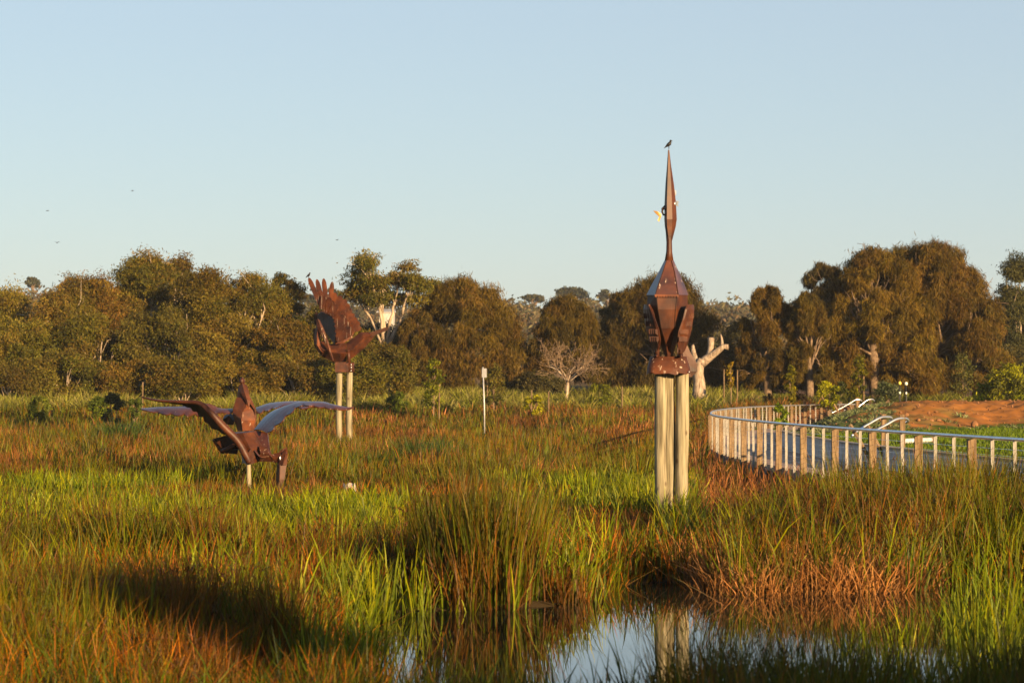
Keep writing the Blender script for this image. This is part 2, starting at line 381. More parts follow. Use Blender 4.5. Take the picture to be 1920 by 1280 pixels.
ly = np.concatenate([np.arange(33, 80, .55), np.arange(80, 128, .3)]); lt = np.linspace(0, 1, 190) ** 1.25
x0 = inner_x(ly) + .17
LX = x0[:, None] + lt[None] * (50 - x0[:, None]); LY = np.repeat(ly[:, None], len(lt), 1)
def lawn_z(x, y):
    d_in = x - inner_x(y) - .17
    crest = .92 + .10 * sstep(20, 30, x)
    m = sstep(0, 15, y - 82 - np.clip((d_in - 3) * 1.6, 0, 9) + (fbm(x * .3, y * .3, 31) - .5) * 4) * sstep(.3, 5.6, d_in) * (1 - sstep(106, 118, y) * .95)
    edge = sstep(83, 94, y) * (1 - sstep(0, 2.2, d_in))
    edge = np.maximum(edge, sstep(107, 117, y))
    z = (1.07 + .02 * np.clip(d_in, 0, 3)) * (1 - edge) + .64 * edge + crest * m
    return z
mnd = sstep(82, 87, LY - np.clip((LX - inner_x(LY) - 3) * 1.6, 0, 9.5) + (fbm(LX * .6, LY * .6, 33) - .5) * 6) * sstep(.2, 1.6, LX - inner_x(LY) + (fbm(LX * .8, LY * .8, 35) - .5) * 2)
LZ = lawn_z(LX, LY) + mnd * .22 * (fbm(LX * 1.3, LY * 1.3, 41, 4) - .5) + mnd * .26 * (fbm(LX * 3.6, LY * 3.6, 45, 2) - .5) * (1 - .7 * sstep(103, 107, LY))
nz = fbm(LX * 1.2, LY * 1.2, 50, 4)[..., None]; nf = fbm(LX * 5, LY * 5, 52, 2)[..., None]
lawn_c = np.array([.06, .095, .010]) * (.55 + .9 * nz) * (.8 + .4 * nf)
dirt_c = np.array([.36, .165, .066]) * (.6 + .5 * nz + .3 * nf)
tuft_c = np.array([.12, .15, .06]) * (.6 + .8 * nf)
tuft = (sstep(.54, .62, fbm(LX * .9, LY * .5, 60, 4)) * (1 - sstep(96, 101, LY))) * .45
leftb = 1 - sstep(3.5, 6.5, LX - inner_x(LY)); tuft = np.maximum(tuft, leftb * sstep(.42, .55, fbm(LX * 1.4, LY * .8, 61, 4)))[..., None]
mn = (sstep(.25, .6, mnd) * (1 - sstep(107, 111, LY)))[..., None]
lc = lawn_c * (1 - mn) + mn * (dirt_c * (1 - tuft) + tuft_c * tuft)
a, b = LX.shape; idx = np.arange(a * b).reshape(a, b)
F = np.stack([idx[:-1, :-1], idx[:-1, 1:], idx[1:, 1:], idx[1:, :-1]], -1).reshape(-1, 4)
ok = (LX[:-1, :-1] > -1)
kind(link('lawn_and_dirt_bank', mesh_np('lawn_and_dirt_bank', np.stack([LX, LY, LZ], -1).reshape(-1, 3), [F], lc.reshape(-1, 3), True), gm), 'structure')

# ------------------------------------------------------------------ blades of grass and rush
def blade_mesh(name, B, h, w, yaw, lean, laz, curve, cb, ct, taper=2.0, levels=(0, .4, .75, 1)):
    n = len(B); tl = np.array(levels); V = np.zeros((n, 2 * (len(tl) - 1) + 1, 3)); Cc = np.zeros_like(V)
    side = np.stack([np.cos(yaw), np.sin(yaw), np.zeros(n)], 1); ld = np.stack([np.cos(laz), np.sin(laz), np.zeros(n)], 1)
    for k, t in enumerate(tl):
        hor = (lean * h * t ** curve)[:, None] * ld
        ver = np.zeros((n, 3)); ver[:, 2] = h * t * np.sqrt(np.clip(1 - (lean * t ** (curve - 1)) ** 2 * .6, .12, 1))
        p = B + hor + ver; ww = (w * (1 - t ** taper * .85))[:, None] * side * .5
        col = cb * (1 - t) + ct * t
        if k < len(tl) - 1: V[:, 2 * k] = p - ww; V[:, 2 * k + 1] = p + ww; Cc[:, 2 * k] = Cc[:, 2 * k + 1] = col
        else: V[:, -1] = p; Cc[:, -1] = col
    m = V.shape[1]; base = (np.arange(n) * m)[:, None]
    q = np.concatenate([base + np.array([2 * k, 2 * k + 1, 2 * k + 3, 2 * k + 2]) for k in range(len(tl) - 2)])
    tr = base + np.array([m - 3, m - 2, m - 1])
    return V.reshape(-1, 3), q, tr, Cc.reshape(-1, 3)

class Field:
    def __init__(s): s.parts = []; s.n = 0
    def add(s, *a, **k):
        V, q, t, c = blade_mesh('', *a, **k); s.parts.append((V, q + s.n, t + s.n, c)); s.n += len(V)
    def build(s, name, label=None):
        V, q, t, c = [np.concatenate([p[i] for p in s.parts]) for i in range(4)]
        return kind(link(name, mesh_np(name, V, [q, t], np.clip(c, 0, 1)), M['blade']), 'stuff')

def tussocks(field, TX, TY, k, rad, hm, hv, wm, spread, curve, pal_b, pal_t, wscale=1.0, g=None, zf=ground_z, hmul=None, fan=.6, taper=2.):
    """k blades round every tussock centre; pal_*: list of colours"""
    g = g or rng; n = len(TX)
    if n == 0: return
    I = np.repeat(np.arange(n), k); m = len(I)
    ang = g.random(m) * 2 * pi; rr = rad * np.sqrt(g.random(m))
    x = TX[I] + rr * np.cos(ang); y = TY[I] + rr * np.sin(ang)
    z = np.maximum(zf(x, y), -.25) - .03
    th = (1 + hv * (g.random(n) - .5) * 2)[I]
    if hmul is not None: th = th * hmul[I]
    h = hm * th * (.65 + .5 * g.random(m))
    w = np.maximum(wm, wm * .5 + .00036 * y * wscale) * (.7 + .6 * g.random(m))
    lean = np.clip(np.abs(g.normal(0, spread, m)) + rr / rad * spread * fan, 0, 1.1)
    laz = ang + g.normal(0, .9, m)
    pb, ptt = np.array(pal_b), np.array(pal_t)
    ti = g.integers(0, len(pb), n)[I]; own = g.random(m) < .45; ti = np.where(own, g.integers(0, len(pb), m), ti)
    br = (.5 + .9 * g.random(n))[I] * (.65 + .7 * g.random(m))
    cb = pb[ti] * br[:, None]; ct = ptt[g.integers(0, len(ptt), m)] * br[:, None]
    mixr = g.random(m)[:, None]; ct = ct * mixr + cb * 1.15 * (1 - mixr)
    field.add(np.stack([x, y, z], 1), h, w, g.random(m) * pi * .9 - pi * .45, lean, laz, curve, cb, ct, taper=taper)

def scatter(n, y0, y1, umin=-150, umax=2070, power=1.0):
    """random points over the wedge the camera looks at, density falling with distance"""
    y = (y0 ** (2 - power) + rng.random(n) * (y1 ** (2 - power) - y0 ** (2 - power))) ** (1 / (2 - power)) if power < 2 else y0 * (y1 / y0) ** rng.random(n)
    u = umin + rng.random(n) * (umax - umin)
    return (u - 960) / FPX * y, y, u

def in_marsh(x, y): return (x < fence_x(y) - .25) | (y < 33)

GREEN_B = [(.054, .078, .007), (.075, .092, .009), (.036, .054, .007), (.09, .084, .010), (.085, .05, .012), (.06, .082, .008)]
OLIVE_T = [(.13, .115, .012), (.17, .10, .015), (.21, .08, .020), (.10, .11, .012), (.15, .13, .014)]
REED_B = [(.07, .105, .009), (.09, .12, .010), (.055, .08, .008)]
REED_T = [(.24, .24, .016), (.30, .26, .02), (.18, .20, .015)]
STRAW_B = [(.22, .08, .02), (.29, .12, .032), (.15, .05, .015), (.25, .075, .018)]
STRAW_T = [(.36, .15, .04), (.27, .085, .022), (.38, .2, .065)]
TAN_B = [(.27, .13, .055), (.34, .18, .08), (.19, .08, .03)]
TAN_T = [(.40, .23, .11), (.33, .16, .07)]
RED_B = [(.15, .06, .025), (.2, .085, .035), (.11, .06, .02)]
RED_T = [(.33, .15, .07), (.28, .11, .045), (.4, .2, .1)]

rush, reed, straw, feather = Field(), Field(), Field(), Field()
# --- rushes over the whole marsh
X, Y, U = scatter(13000, 13, 132, power=1.15)
pm = pond_mask(X, Y); n1 = fbm(X * .22, Y * .16, 70); n2 = fbm(X * .5, Y * .35, 75)
keep = (pm < .25) & in_marsh(X, Y)
keep &= ~((Y > 36) & (Y < 58) & (U < 1240) & (n1 > .46))                     # reed band
keep &= ~((Y < 19.5) & (rng.random(len(X)) < np.where((U > 680) & (U < 1260), .55, .35)))
right_bank = (U > 1290) & (Y > 29) & (Y < 34)
keep &= ~(right_bank & (rng.random(len(X)) < .75))
keep &= ~((U > 1270) & (U < 1560) & (Y > 40) & (Y < 75) & (rng.random(len(X)) < .8))
X, Y, U, n1, n2 = X[keep], Y[keep], U[keep], n1[keep], n2[keep]
hm = .6 + .5 * sstep(.35, .7, n2)
hm = np.where(Y > 60, .6 + .35 * sstep(.35, .7, n2), hm)
hm = np.where((U < 700) & (Y < 34) & (Y > 19), .55 + .5 * sstep(.4, .7, n2), hm)
hm = np.where((Y > 38) & (Y < 60), .32 + .35 * sstep(.4, .75, n2), hm)
hm = np.where((U > 1060) & (U < 1340) & (Y > 30) & (Y < 48), .28 + .2 * n2, hm)
hm = np.where((U > 1380) & (Y > 32.5) & (Y < 44), .72 + .35 * n2, hm)
hm = np.where((U > 1560) & (Y > 33) & (Y < 41), 1.0 + .25 * n2, hm)
hm = np.where((U > 1020) & (U < 1300) & (Y > 27) & (Y < 35), .34 + .2 * n2, hm)
hm = np.where((U > 620) & (U < 840) & (Y > 25) & (Y < 31), .4 + .2 * n2, hm)
hm = np.where(Y < 19.5, np.where(U > 1250, .55 + .5 * n2, .42 + .4 * n2), hm)
BROWN_B = [(.085, .042, .014), (.11, .05, .016), (.06, .034, .012), (.065, .055, .012)]; BROWN_T = [(.20, .085, .025), (.26, .11, .03), (.15, .06, .02)]
hue = fbm(X * .45, Y * .22, 130, 3) + rng.normal(0, .07, len(X))
for lo, hi, k, wmm in ((0, 24, 34, .006), (24, 40, 32, .007), (40, 65, 24, .009), (65, 140, 16, .011)):
    for brown in (False, True):
        s = (Y >= lo) & (Y < hi) & ((hue > .60) == brown)
        tussocks(rush, X[s], Y[s], k, .22 if hi < 50 else .4, 1.0, .22, wmm, .22, 1.7, BROWN_B if brown else GREEN_B, BROWN_T if brown else OLIVE_T, hmul=hm[s])
        s &= rng.random(len(X)) < .6
        tussocks(rush, X[s], Y[s], 5, .3, .8, .4, wmm, .75, 1.15, BROWN_B + GREEN_B, BROWN_T, hmul=hm[s])      # bent and broken stems
s = (Y < 52) & (rng.random(len(X)) < .55)
tussocks(rush, X[s], Y[s], 6, .2, .085, .3, .011, .8, 1.2, [(.075, .035, .016), (.055, .028, .014)], [(.14, .06, .025), (.10, .05, .02)], zf=lambda x, y: np.maximum(ground_z(x, y), -.25) + np.repeat(hm[s] * (.7 + .25 * rng.random(s.sum())), 6))   # seed heads
# the tall clump on the point and other big tussocks
for u, y, r, h, k in ((850, 29.4, .42, 1.6, 340), (915, 29.1, .40, 1.6, 360), (970, 29.5, .32, 1.4, 240), (1850, 39, .8, 1.25, 420), (1720, 38.5, .8, 1.25, 420), (1620, 37.5, .7, 1.0, 300)):
    tussocks(rush, np.array([PXX(u, y)]), np.array([float(y)]), k, r, h, 0, .007, .13, 1.8, GREEN_B + GREEN_B, OLIVE_T + [(.2, .07, .03)], fan=.9)
for u, y, h in ((790, 74, 1.15), (830, 78, 1.0), (690, 70, .8), (230, 104, 1.3), (205, 104, 1.1)):
    tussocks(rush, np.array([PXX(u, y)]), np.array([float(y)]), 380, .7, h, 0, .010, .30, 1.6, [(.025, .045, .014), (.03, .05, .012)], [(.05, .07, .02)], fan=.9)
# --- broad green reeds
X, Y, U = scatter(6200, 33, 62, power=1.2); n1 = fbm(X * .22, Y * .16, 70)
s = in_marsh(X, Y) & (U < 1300) & (n1 + .35 * (fbm(X * .7, Y * .4, 140) - .5) > .46) & (rng.random(len(X)) < sstep(34, 42, Y))
tussocks(reed, X[s], Y[s], 15, .3, .60, .35, .017, .22, 2.2, REED_B, REED_T, taper=3.5)
X, Y, U = scatter(900, 22, 35); n1 = fbm(X * .5, Y * .4, 78)
s = (pond_mask(X, Y) < .45) & (n1 > .42) & (U < 1250)
tussocks(reed, X[s], Y[s], 9, .25, .72, .35, .016, .24, 2.2, REED_B, REED_T, taper=3.5)
X, Y, U = scatter(700, 29.5, 40, umin=1250); s = (pond_mask(X, Y) < .3) & ((U > 1680) | (rng.random(len(X)) < .35))
tussocks(reed, X[s], Y[s], 9, .25, .85, .3, .015, .3, 2.1, REED_B + GREEN_B, REED_T, taper=3.5)
for u0, u1, y0, y1, n, h in ((620, 740, 26.8, 28.6, 26, .8), (740, 830, 27.6, 28.8, 8, .7), (1030, 1110, 29.5, 31, 22, .7), (560, 720, 20.5, 24, 60, .75), (1560, 1760, 20.5, 26, 26, .7), (1780, 2000, 20, 32, 90, .85)):
    yy = y0 + rng.random(n) * (y1 - y0); uu = u0 + rng.random(n) * (u1 - u0)
    tussocks(reed, (uu - 960) / FPX * yy, yy, 8, .18, h, .3, .016, .2, 2.2, REED_B, REED_T, taper=3.5)
# foreground bank
X, Y, U = scatter(760, 13.2, 18.6); s = rng.random(len(X)) < np.where((U > 680) & (U < 1250), .65, .85)
tussocks(reed, X[s], Y[s], 10, .2, .60, .35, .017, .28, 2.2, [(.05, .075, .01), (.038, .06, .01)], [(.11, .12, .014), (.08, .10, .014)], taper=3.5)
X, Y, U = scatter(260, 14.5, 18.4, umin=1250); n2 = fbm(X * .8, Y * .8, 79)
s = (U > 1380) | (rng.random(len(X)) < .4); X, Y, n2 = X[s], Y[s], n2[s]
tussocks(rush, X, Y, 26, .22, .74, .3, .006, .25, 1.8, GREEN_B, OLIVE_T, hmul=.6 + .8 * n2)
# --- orange straw and flattened dead stems
X, Y, U = scatter(5200, 14.5, 62, power=1.2); n1 = fbm(X * .35, Y * .3, 80)
s = (pond_mask(X, Y) < .3) & in_marsh(X, Y) & (n1 > np.where(Y > 36, .50, .41)) & ((U < 700) | (Y > 32)) & ((U < 1300) | (Y < 45))
tussocks(straw, X[s], Y[s], 12, .3, .60, .4, .007, .45, 1.5, STRAW_B, STRAW_T, hmul=np.where(Y[s] > 40, .62, 1.0))
X, Y, U = scatter(260, 22, 27, umin=430, umax=640)
tussocks(straw, X, Y, 14, .3, .4, .3, .008, .8, 1.2, STRAW_B, STRAW_T)
X, Y, U = scatter(420, 30.2, 33.6, umin=1285, umax=1740); s = pond_mask(X, Y) < .55
tussocks(straw, X[s], Y[s], 14, .25, .46, .5, .006, .55, 1.5, TAN_B, TAN_T)
# --- feathery red-brown rush patches
X, Y, U = scatter(4200, 41, 134, power=1.1); n1 = fbm(X * .16, Y * .08, 90)
pat = (n1 > .56) & (Y > 62)
pat |= (U > 1280) & (U < 1640) & (Y > 41) & (Y < 118)
pat |= (U > 1030) & (Y > 104) & (Y < 130)
pat &= in_marsh(X, Y)
tussocks(feather, X[pat], Y[pat], 15, .45, .74, .25, .008, .35, 1.5, RED_B, RED_T, hmul=np.where((Y[pat] < 60), .9, 1.0))
n = 700; Y = 104 + 34 * rng.random(n); X = fence_x(Y) - .4 - 3.2 * rng.random(n)
tussocks(feather, X, Y, 16, .4, .7, .3, .012, .35, 1.5, RED_B + GREEN_B, RED_T + OLIVE_T)
n = 900; X = -2.2 + 12 * rng.random(n); Y = 20 + 13 * rng.random(n); pmk = pond_mask(X, Y); s = (pmk > .35) & ((pmk < .93) | (rng.random(n) < .05)); X, Y = X[s], Y[s]; m_ = len(X)
straw.add(np.stack([X, Y, np.full(m_, .008)], 1), .25 + .5 * rng.random(m_), np.full(m_, .012), rng.random(m_) * 3, np.full(m_, 1.05), rng.random(m_) * 6.28, 1.02, np.array(TAN_B)[rng.integers(0, 3, m_)] * .6, np.array(GREEN_B)[rng.integers(0, 4, m_)])
rush.build('rushes'); reed.build('reeds'); straw.build('dry_straw'); feather.build('red_rushes')

# short grass on the lawn
lawn = Field(); n = 42000
Y = 44 + rng.random(n) * 56; X = inner_x(Y) + .3 + rng.random(n) * 16; U = 960 + FPX * X / Y; s = U < 2050; X, Y = X[s], Y[s]
m = len(X); g1 = fbm(X * 1.2, Y * 1.2, 50, 4)[:, None]; mm = sstep(94, 98, Y)
keep = (Y - 82 - np.clip((X - inner_x(Y) - 3) * 1.6, 0, 9.5)) < 2.5 * rng.random(m); X, Y, g1 = X[keep], Y[keep], g1[keep]; m = len(X)
cb = np.array([.065, .10, .012]) * (.6 + .9 * g1)
lawn.add(np.stack([X, Y, lawn_z(X, Y) - .01], 1), .05 + .06 * rng.random(m), np.full(m, .03), rng.random(m) * pi, rng.random(m) * .5, rng.random(m) * 6.28, 1.5, cb, cb * np.array([1.5, 1.35, 1.1]))
lawn.build('lawn_grass')
# leafy weeds and crumbled clods on the bank
weeds = Field(); n = 2600; Y = 80 + rng.random(n) * 27; X = inner_x(Y) + .5 + rng.random(n) * 15
di = X - inner_x(Y); nn = fbm(X * .9, Y * .5, 60, 4); front = Y - 82 - np.clip((di - 3) * 1.6, 0, 9.5)
s = (front > -3) & ((nn > .53) | ((di < 4) & (nn > .42))) & ((front < 7) | (di < 4.5)) & (rng.random(n) < np.where(di < 4.5, .7, .11))
tussocks(weeds, X[s], Y[s], 26, .28, .16, .5, .02, .8, 1.3, [(.13, .15, .07), (.10, .13, .05), (.15, .16, .09)], [(.2, .22, .12), (.16, .19, .08)], zf=lambda x, y: lawn_z(x, y) + .06, fan=.9)
weeds.build('bank_weeds')
n = 520; Y = 84 + rng.random(n) * 24; X = inner_x(Y) + .6 + rng.random(n) * 16; di = X - inner_x(Y); front = Y - 82 - np.clip((di - 3) * 1.6, 0, 9.5); s = (front > 1) & (front < 17); X, Y = X[s], Y[s]; n = len(X)
r_ = .025 + .06 * rng.random(n) ** 2; D = np.array([(1, 0, 0), (0, 1, 0), (-1, 0, 0), (0, -1, 0), (.1, .1, 1), (0, 0, -1)]) ; Vc = D[None] * r_[:, None, None] * (.6 + .8 * rng.random((n, 6, 1))) + np.stack([X, Y, lawn_z(X, Y) + .05], 1)[:, None]
Tt = np.array([(0, 1, 4), (1, 2, 4), (2, 3, 4), (3, 0, 4), (1, 0, 5), (2, 1, 5), (3, 2, 5), (0, 3, 5)]); Fc_ = (np.arange(n) * 6)[:, None, None] + Tt[None]
kind(link('earth_crumbs', mesh_np('earth_crumbs', Vc.reshape(-1, 3), [Fc_.reshape(-1, 3)]), M['clod']), 'stuff')

# pale tussocks at the foot of the trees
tus = Field()
X, Y, U = scatter(1900, 132, 150, umin=-100, umax=1420); n1 = fbm(X * .25, Y * .2, 95)
s = (n1 > .40) & (rng.random(len(X)) < np.where(U > 1000, .6, 1)) & ~((U > 1030) & (U < 1290) & (Y < 124))
PALE_B = [(.13, .135, .035), (.16, .15, .055), (.095, .115, .02)]; PALE_T = [(.30, .27, .085), (.34, .28, .13), (.24, .24, .05)]
tussocks(tus, X[s], Y[s], 70, .55, .85, .35, .012, .55, 1.6, PALE_B, PALE_T, fan=.9)
X, Y, U = scatter(420, 124, 150, umin=1400, umax=2000); s = (X > fence_x(Y) - 99) & ((Y > 128) | (X < fence_x(Y) - .5)) & ((Y > 144) | (X < fence_x(Y) - .5))
tussocks(tus, X[s], Y[s], 50, .4, .5, .4, .012, .5, 1.6, [(.08, .09, .02), (.13, .12, .03), (.06, .08, .02)], [(.22, .2, .04), (.3, .26, .1), (.15, .18, .04)], fan=.9)
tus.build('tussock_grass')

# ------------------------------------------------------------------ trees and shrubs
def leaf_cloud(cent, rad, n, L, Wd, droop, pal, g, shell=.55, squash=(1, 1, .8), strand=False, flat=.5):
    cent = np.asarray(cent); rad = np.asarray(rad)
    p = rad ** 2; I = g.choice(len(cent), n, p=p / p.sum())
    d = g.normal(size=(n, 3)); d /= np.linalg.norm(d, axis=1)[:, None]
    rr = (shell + (1.08 - shell) * g.random(n) ** .7); stray = g.random(n) < .22; rr = np.where(stray, rr + .5 * g.random(n) ** 2, rr)
    ph = np.random.default_rng(len(cent)).random((len(cent), 3)) * 6.3
    lump = 1 + .28 * np.sin(3.1 * d[:, 0] * 1.6 + ph[I, 0]) * np.sin(4.3 * d[:, 1] + ph[I, 1]) + .22 * np.sin(5.7 * d[:, 2] + ph[I, 2] + 2 * d[:, 0])
    P = cent[I] + d * (rad[I] * rr * lump)[:, None] * np.array(squash)
    ax = g.normal(size=(n, 3)) * (1 - droop) + d * .3 + np.array([0, 0, -1.]) * droop * 1.6
    ax /= np.linalg.norm(ax, axis=1)[:, None]
    nr = g.normal(size=(n, 3)) + d * flat; sd = np.cross(ax, nr); sd /= np.linalg.norm(sd, axis=1)[:, None] + 1e-9
    l = (L * (.6 + .8 * g.random(n)))[:, None]; w = (Wd * (.6 + .8 * g.random(n)))[:, None]
    V = np.stack([P - ax * l * .5, P + sd * w * .5 - ax * l * .05, P + ax * l * .5, P - sd * w * .5 - ax * l * .05], 1)
    pal = np.array(pal); tone = (.68 + .6 * g.random(len(cent)))[I] * (.5 + 1.0 * g.random(n))
    ci = np.where(g.random(n) < .6, g.integers(0, len(pal), len(cent))[I], g.integers(0, len(pal), n))
    c = pal[ci] * tone[:, None]
    return V.reshape(-1, 3), np.arange(4 * n).reshape(n, 4), np.repeat(c, 4, 0)

def limb(mb, a, b, r0, r1, g, wob=.12, n=6, sides=6):
    a, b = np.array(a, float), np.array(b, float); L = np.linalg.norm(b - a); t = np.linspace(0, 1, n)[:, None]
    off = np.cumsum(g.normal(0, wob * L / n, (n, 3)), 0) * np.minimum(1, 3 * t) ; off -= t * off[-1]
    P = a + (b - a) * t + off; P[:, 2] += .10 * L * np.sin(t[:, 0] * pi)
    mb.tube(P, np.linspace(r0, r1, n), sides); return P

EUC = [(.105, .088, .022), (.13, .102, .027), (.08, .075, .018), (.12, .08, .023)]
EUC_SHADED = [(.055, .055, .024), (.07, .062, .022), (.05, .05, .02)]  # eucalypt leaf colours darkened to stand in for shade
CAS = [(.095, .068, .016), (.075, .058, .013), (.11, .075, .02), (.09, .055, .016)]
CAS_D = [(.05, .045, .018), (.065, .052, .02)]  # darker tones; shade put into the crown behind the dome gap
YEL = [(.10, .098, .016), (.08, .088, .015), (.125, .115, .016)]

def tree(name, label, u, Y, top, halfw, style, seed, cat='tree', group=None, pal=None, base=.12, n=16000, bark=None, trunk_u=None, depth=1.0, bottom=None):
    bark = bark or ('bark' if style == 'cas' else 'pale_bark')
    g = np.random.default_rng(seed); x = PXX(u, Y); zb = float(ground_z(x, Y)) if bottom is None else bottom; zt = PXZ(top, Y); H = zt - zb
    pal = np.array(pal or (CAS if style == 'cas' else YEL if style == 'sapling' else EUC)) * np.array([1 + .07 * np.clip(g.normal(), -1.5, 1.5), 1 + .045 * np.clip(g.normal(), -1.5, 1.5), 1]) * (1 + .12 * np.clip(g.normal(), -1.5, 1.5)); pal = [tuple(q_) for q_ in np.clip(pal, .015, .4)]
    Wd = halfw * Y / FPX; root = thing(name, (x, Y, zb), label, cat, group)
    C0 = np.array([x, Y, 0.]); cent = []; rad = []
    tb = MB(); tx = x if trunk_u is None else PXX(trunk_u, Y)
    if style == 'euc':
        zc = zb + H * (base + (1 - base) * .52); hz = H * (1 - base) * .5
        nl = int(26 + Wd * 8); r_c = min(Wd, hz) * .35
        split = np.array([tx + g.normal(0, .15), Y, zb + H * max(.12, base * .9)])
        limb(tb, (tx, Y, zb - .2), split, .035 * H + .05, .026 * H, g, .05)
        for k in range(nl):
            a = g.random() * 2 * pi; s = -1 + 2 * (k + .5) / nl; s = np.clip(s + g.normal(0, .12), -.95, .98); q = math.sqrt(1 - s * s)
            f = g.random() ** .5 * .98
            c = np.array([x + Wd * q * cos(a) * f, Y + Wd * depth * q * sin(a) * f, zc + hz * s * (.62 + .30 * g.random())])
            cent.append(c); rad.append(r_c * (.55 + .95 * g.random() ** 1.5))
            mid = split + (c - split) * (.45 + .2 * g.random()) + np.array([0, 0, -.06 * H * g.random()])
            if k % 2 == 0:
                limb(tb, split, mid, .014 * H + .01, .007 * H + .01, g, .25); limb(tb, mid, c + np.array([0, 0, rad[-1] * .3]), .008 * H + .005, .012, g, .35)
                o = c + g.normal(size=3) * rad[-1] * .9; limb(tb, mid, o, .005 * H, .01, g, .4, 5, 5)
        V, Fc, cc = leaf_cloud(cent, rad, int(n * 3.2), .20, .055, .45, pal or EUC, g, .3)
    elif style == 'gum':                                                     # open crown on pale limbs
        split = np.array([tx, Y, zb + H * .34]); limb(tb, (tx, Y, zb - .2), split, .3, .24, g, .03, 6, 8)
        mains = [(-.42, .62), (-.05, .62), (.40, .60), (-.18, .72), (.22, .7)]
        for k, (fx, fz) in enumerate(mains):
            m_ = np.array([x + fx * Wd, Y + g.normal(0, .5), zb + H * fz]); limb(tb, split, m_, .17 if k < 3 else .12, .08, g, .16, 7, 7)
            for j in range(4):
                e = m_ + np.array([g.normal(fx * .5, .28) * Wd, g.normal(0, .4) * Wd, H * (.10 + .22 * g.random())])
                limb(tb, m_, e, .065, .02, g, .25, 6, 5)
                cent.append(e); rad.append(Wd * (.22 + .14 * g.random()))
                for q in range(2): limb(tb, m_ + (e - m_) * .5, e + g.normal(size=3) * .5, .03, .012, g, .3, 5, 4)
        for k in range(15):
            a = g.random() * 2 * pi; q = g.random() ** .5 * .8
            cent.append(np.array([x + Wd * q * cos(a), Y + Wd * q * sin(a), zb + H * (.70 + .25 * g.random() * (1.05 - q * .5))])); rad.append(Wd * (.2 + .14 * g.random()))
        V, Fc, cc = leaf_cloud(cent, rad, int(n * 2.2), .21, .058, .4, pal or EUC, g, .3, (1, 1, .55))
    elif style == 'cas':                                                     # dome of hanging needles
        hz = H * (1 - base * .5); z0 = zb + H * base * .5
        limb(tb, (tx, Y, zb - .2), (tx + g.normal(0, .2), Y, zb + H * .5), .04 * H, .025 * H, g, .06, 6, 7)
        nc = int(60 + Wd * 16)
        for k in range(nc):
            a = g.random() * 2 * pi; s = g.random() ** .9; q = math.sqrt(max(0, 1 - s ** 2.4)); f = 1.0 - .45 * g.random() ** 2
            rc = min(Wd, H) * (.11 + .10 * g.random())
            c = np.array([x + (Wd - rc * .6) * q * cos(a) * f * 1.12, Y + (Wd - rc * .6) * depth * q * sin(a) * f * 1.1, z0 + (hz - rc * .8) * s])
            cent.append(c); rad.append(rc)
            if k % 4 == 0:
                st = np.array([tx, Y, zb + H * (.2 + .3 * g.random())]); limb(tb, st, c, .011 * H, .02, g, .3, 7, 5)
                for j in range(2):
                    o = c + (c - np.array([x, Y, c[2]])) * .12 + g.normal(size=3) * rc * .8; limb(tb, st + (c - st) * .6, o, .03, .012, g, .4, 6, 4)
        V, Fc, cc = leaf_cloud(cent, rad, int(n * 3.6), .42, .032, .55, pal or CAS, g, .3, (1, 1, 1.0), flat=.2)
    elif style == 'bush':
        zc = zb + H * .45
        nc = int(14 + Wd * 6)
        for k in range(nc):
            a = g.random() * 2 * pi; s = -.7 + 1.65 * g.random(); q = math.sqrt(max(0.05, 1 - s * s))
            rc = min(Wd, H * .6) * (.26 + .16 * g.random())
            cent.append(np.array([x + (Wd - rc * .7) * q * cos(a), Y + (Wd - rc * .7) * q * depth * sin(a), max(zb + rc * .4, zc + (H * .55 - rc * .6) * s)])); rad.append(rc)
            if k % 3 == 0: limb(tb, (tx + g.normal(0, .15), Y + g.normal(0, .15), zb - .15), cent[-1], .02 + .006 * H, .012, g, .25, 6, 5)
        V, Fc, cc = leaf_cloud(cent, rad, int(n * 2.0), .18, .055, .3, pal or EUC, g, .3)
    elif style == 'sapling':
        limb(tb, (tx, Y, zb - .1), (tx + g.normal(0, .05), Y, zt - .2), .035, .012, g, .03, 6, 6)
        for k in range(16):
            s = base + (1 - base) * (k + .5) / 16; q = (1 - abs(2 * (s - base) / (1 - base) - .8) ** 2 * .55) * Wd
            a = g.random() * 2 * pi; c = np.array([tx + q * .6 * cos(a), Y + q * .6 * sin(a), zb + H * min(s, .96)])
            cent.append(c); rad.append(Wd * (.36 + .2 * g.random())); limb(tb, (tx, Y, c[2] - .25), c, .012, .006, g, .2, 4, 4)
        V, Fc, cc = leaf_cloud(cent, rad, n, .16, .06, .3, pal or YEL, g, .2)
    L = np.array(root.location)
    o = tb.build('trunk' if style != 'bush' else 'stem', M[bark], root, True)
    link('crown' if style != 'bush' else 'foliage', mesh_np('crown', V - L, [Fc], cc), M['leaf'], root)
    return root

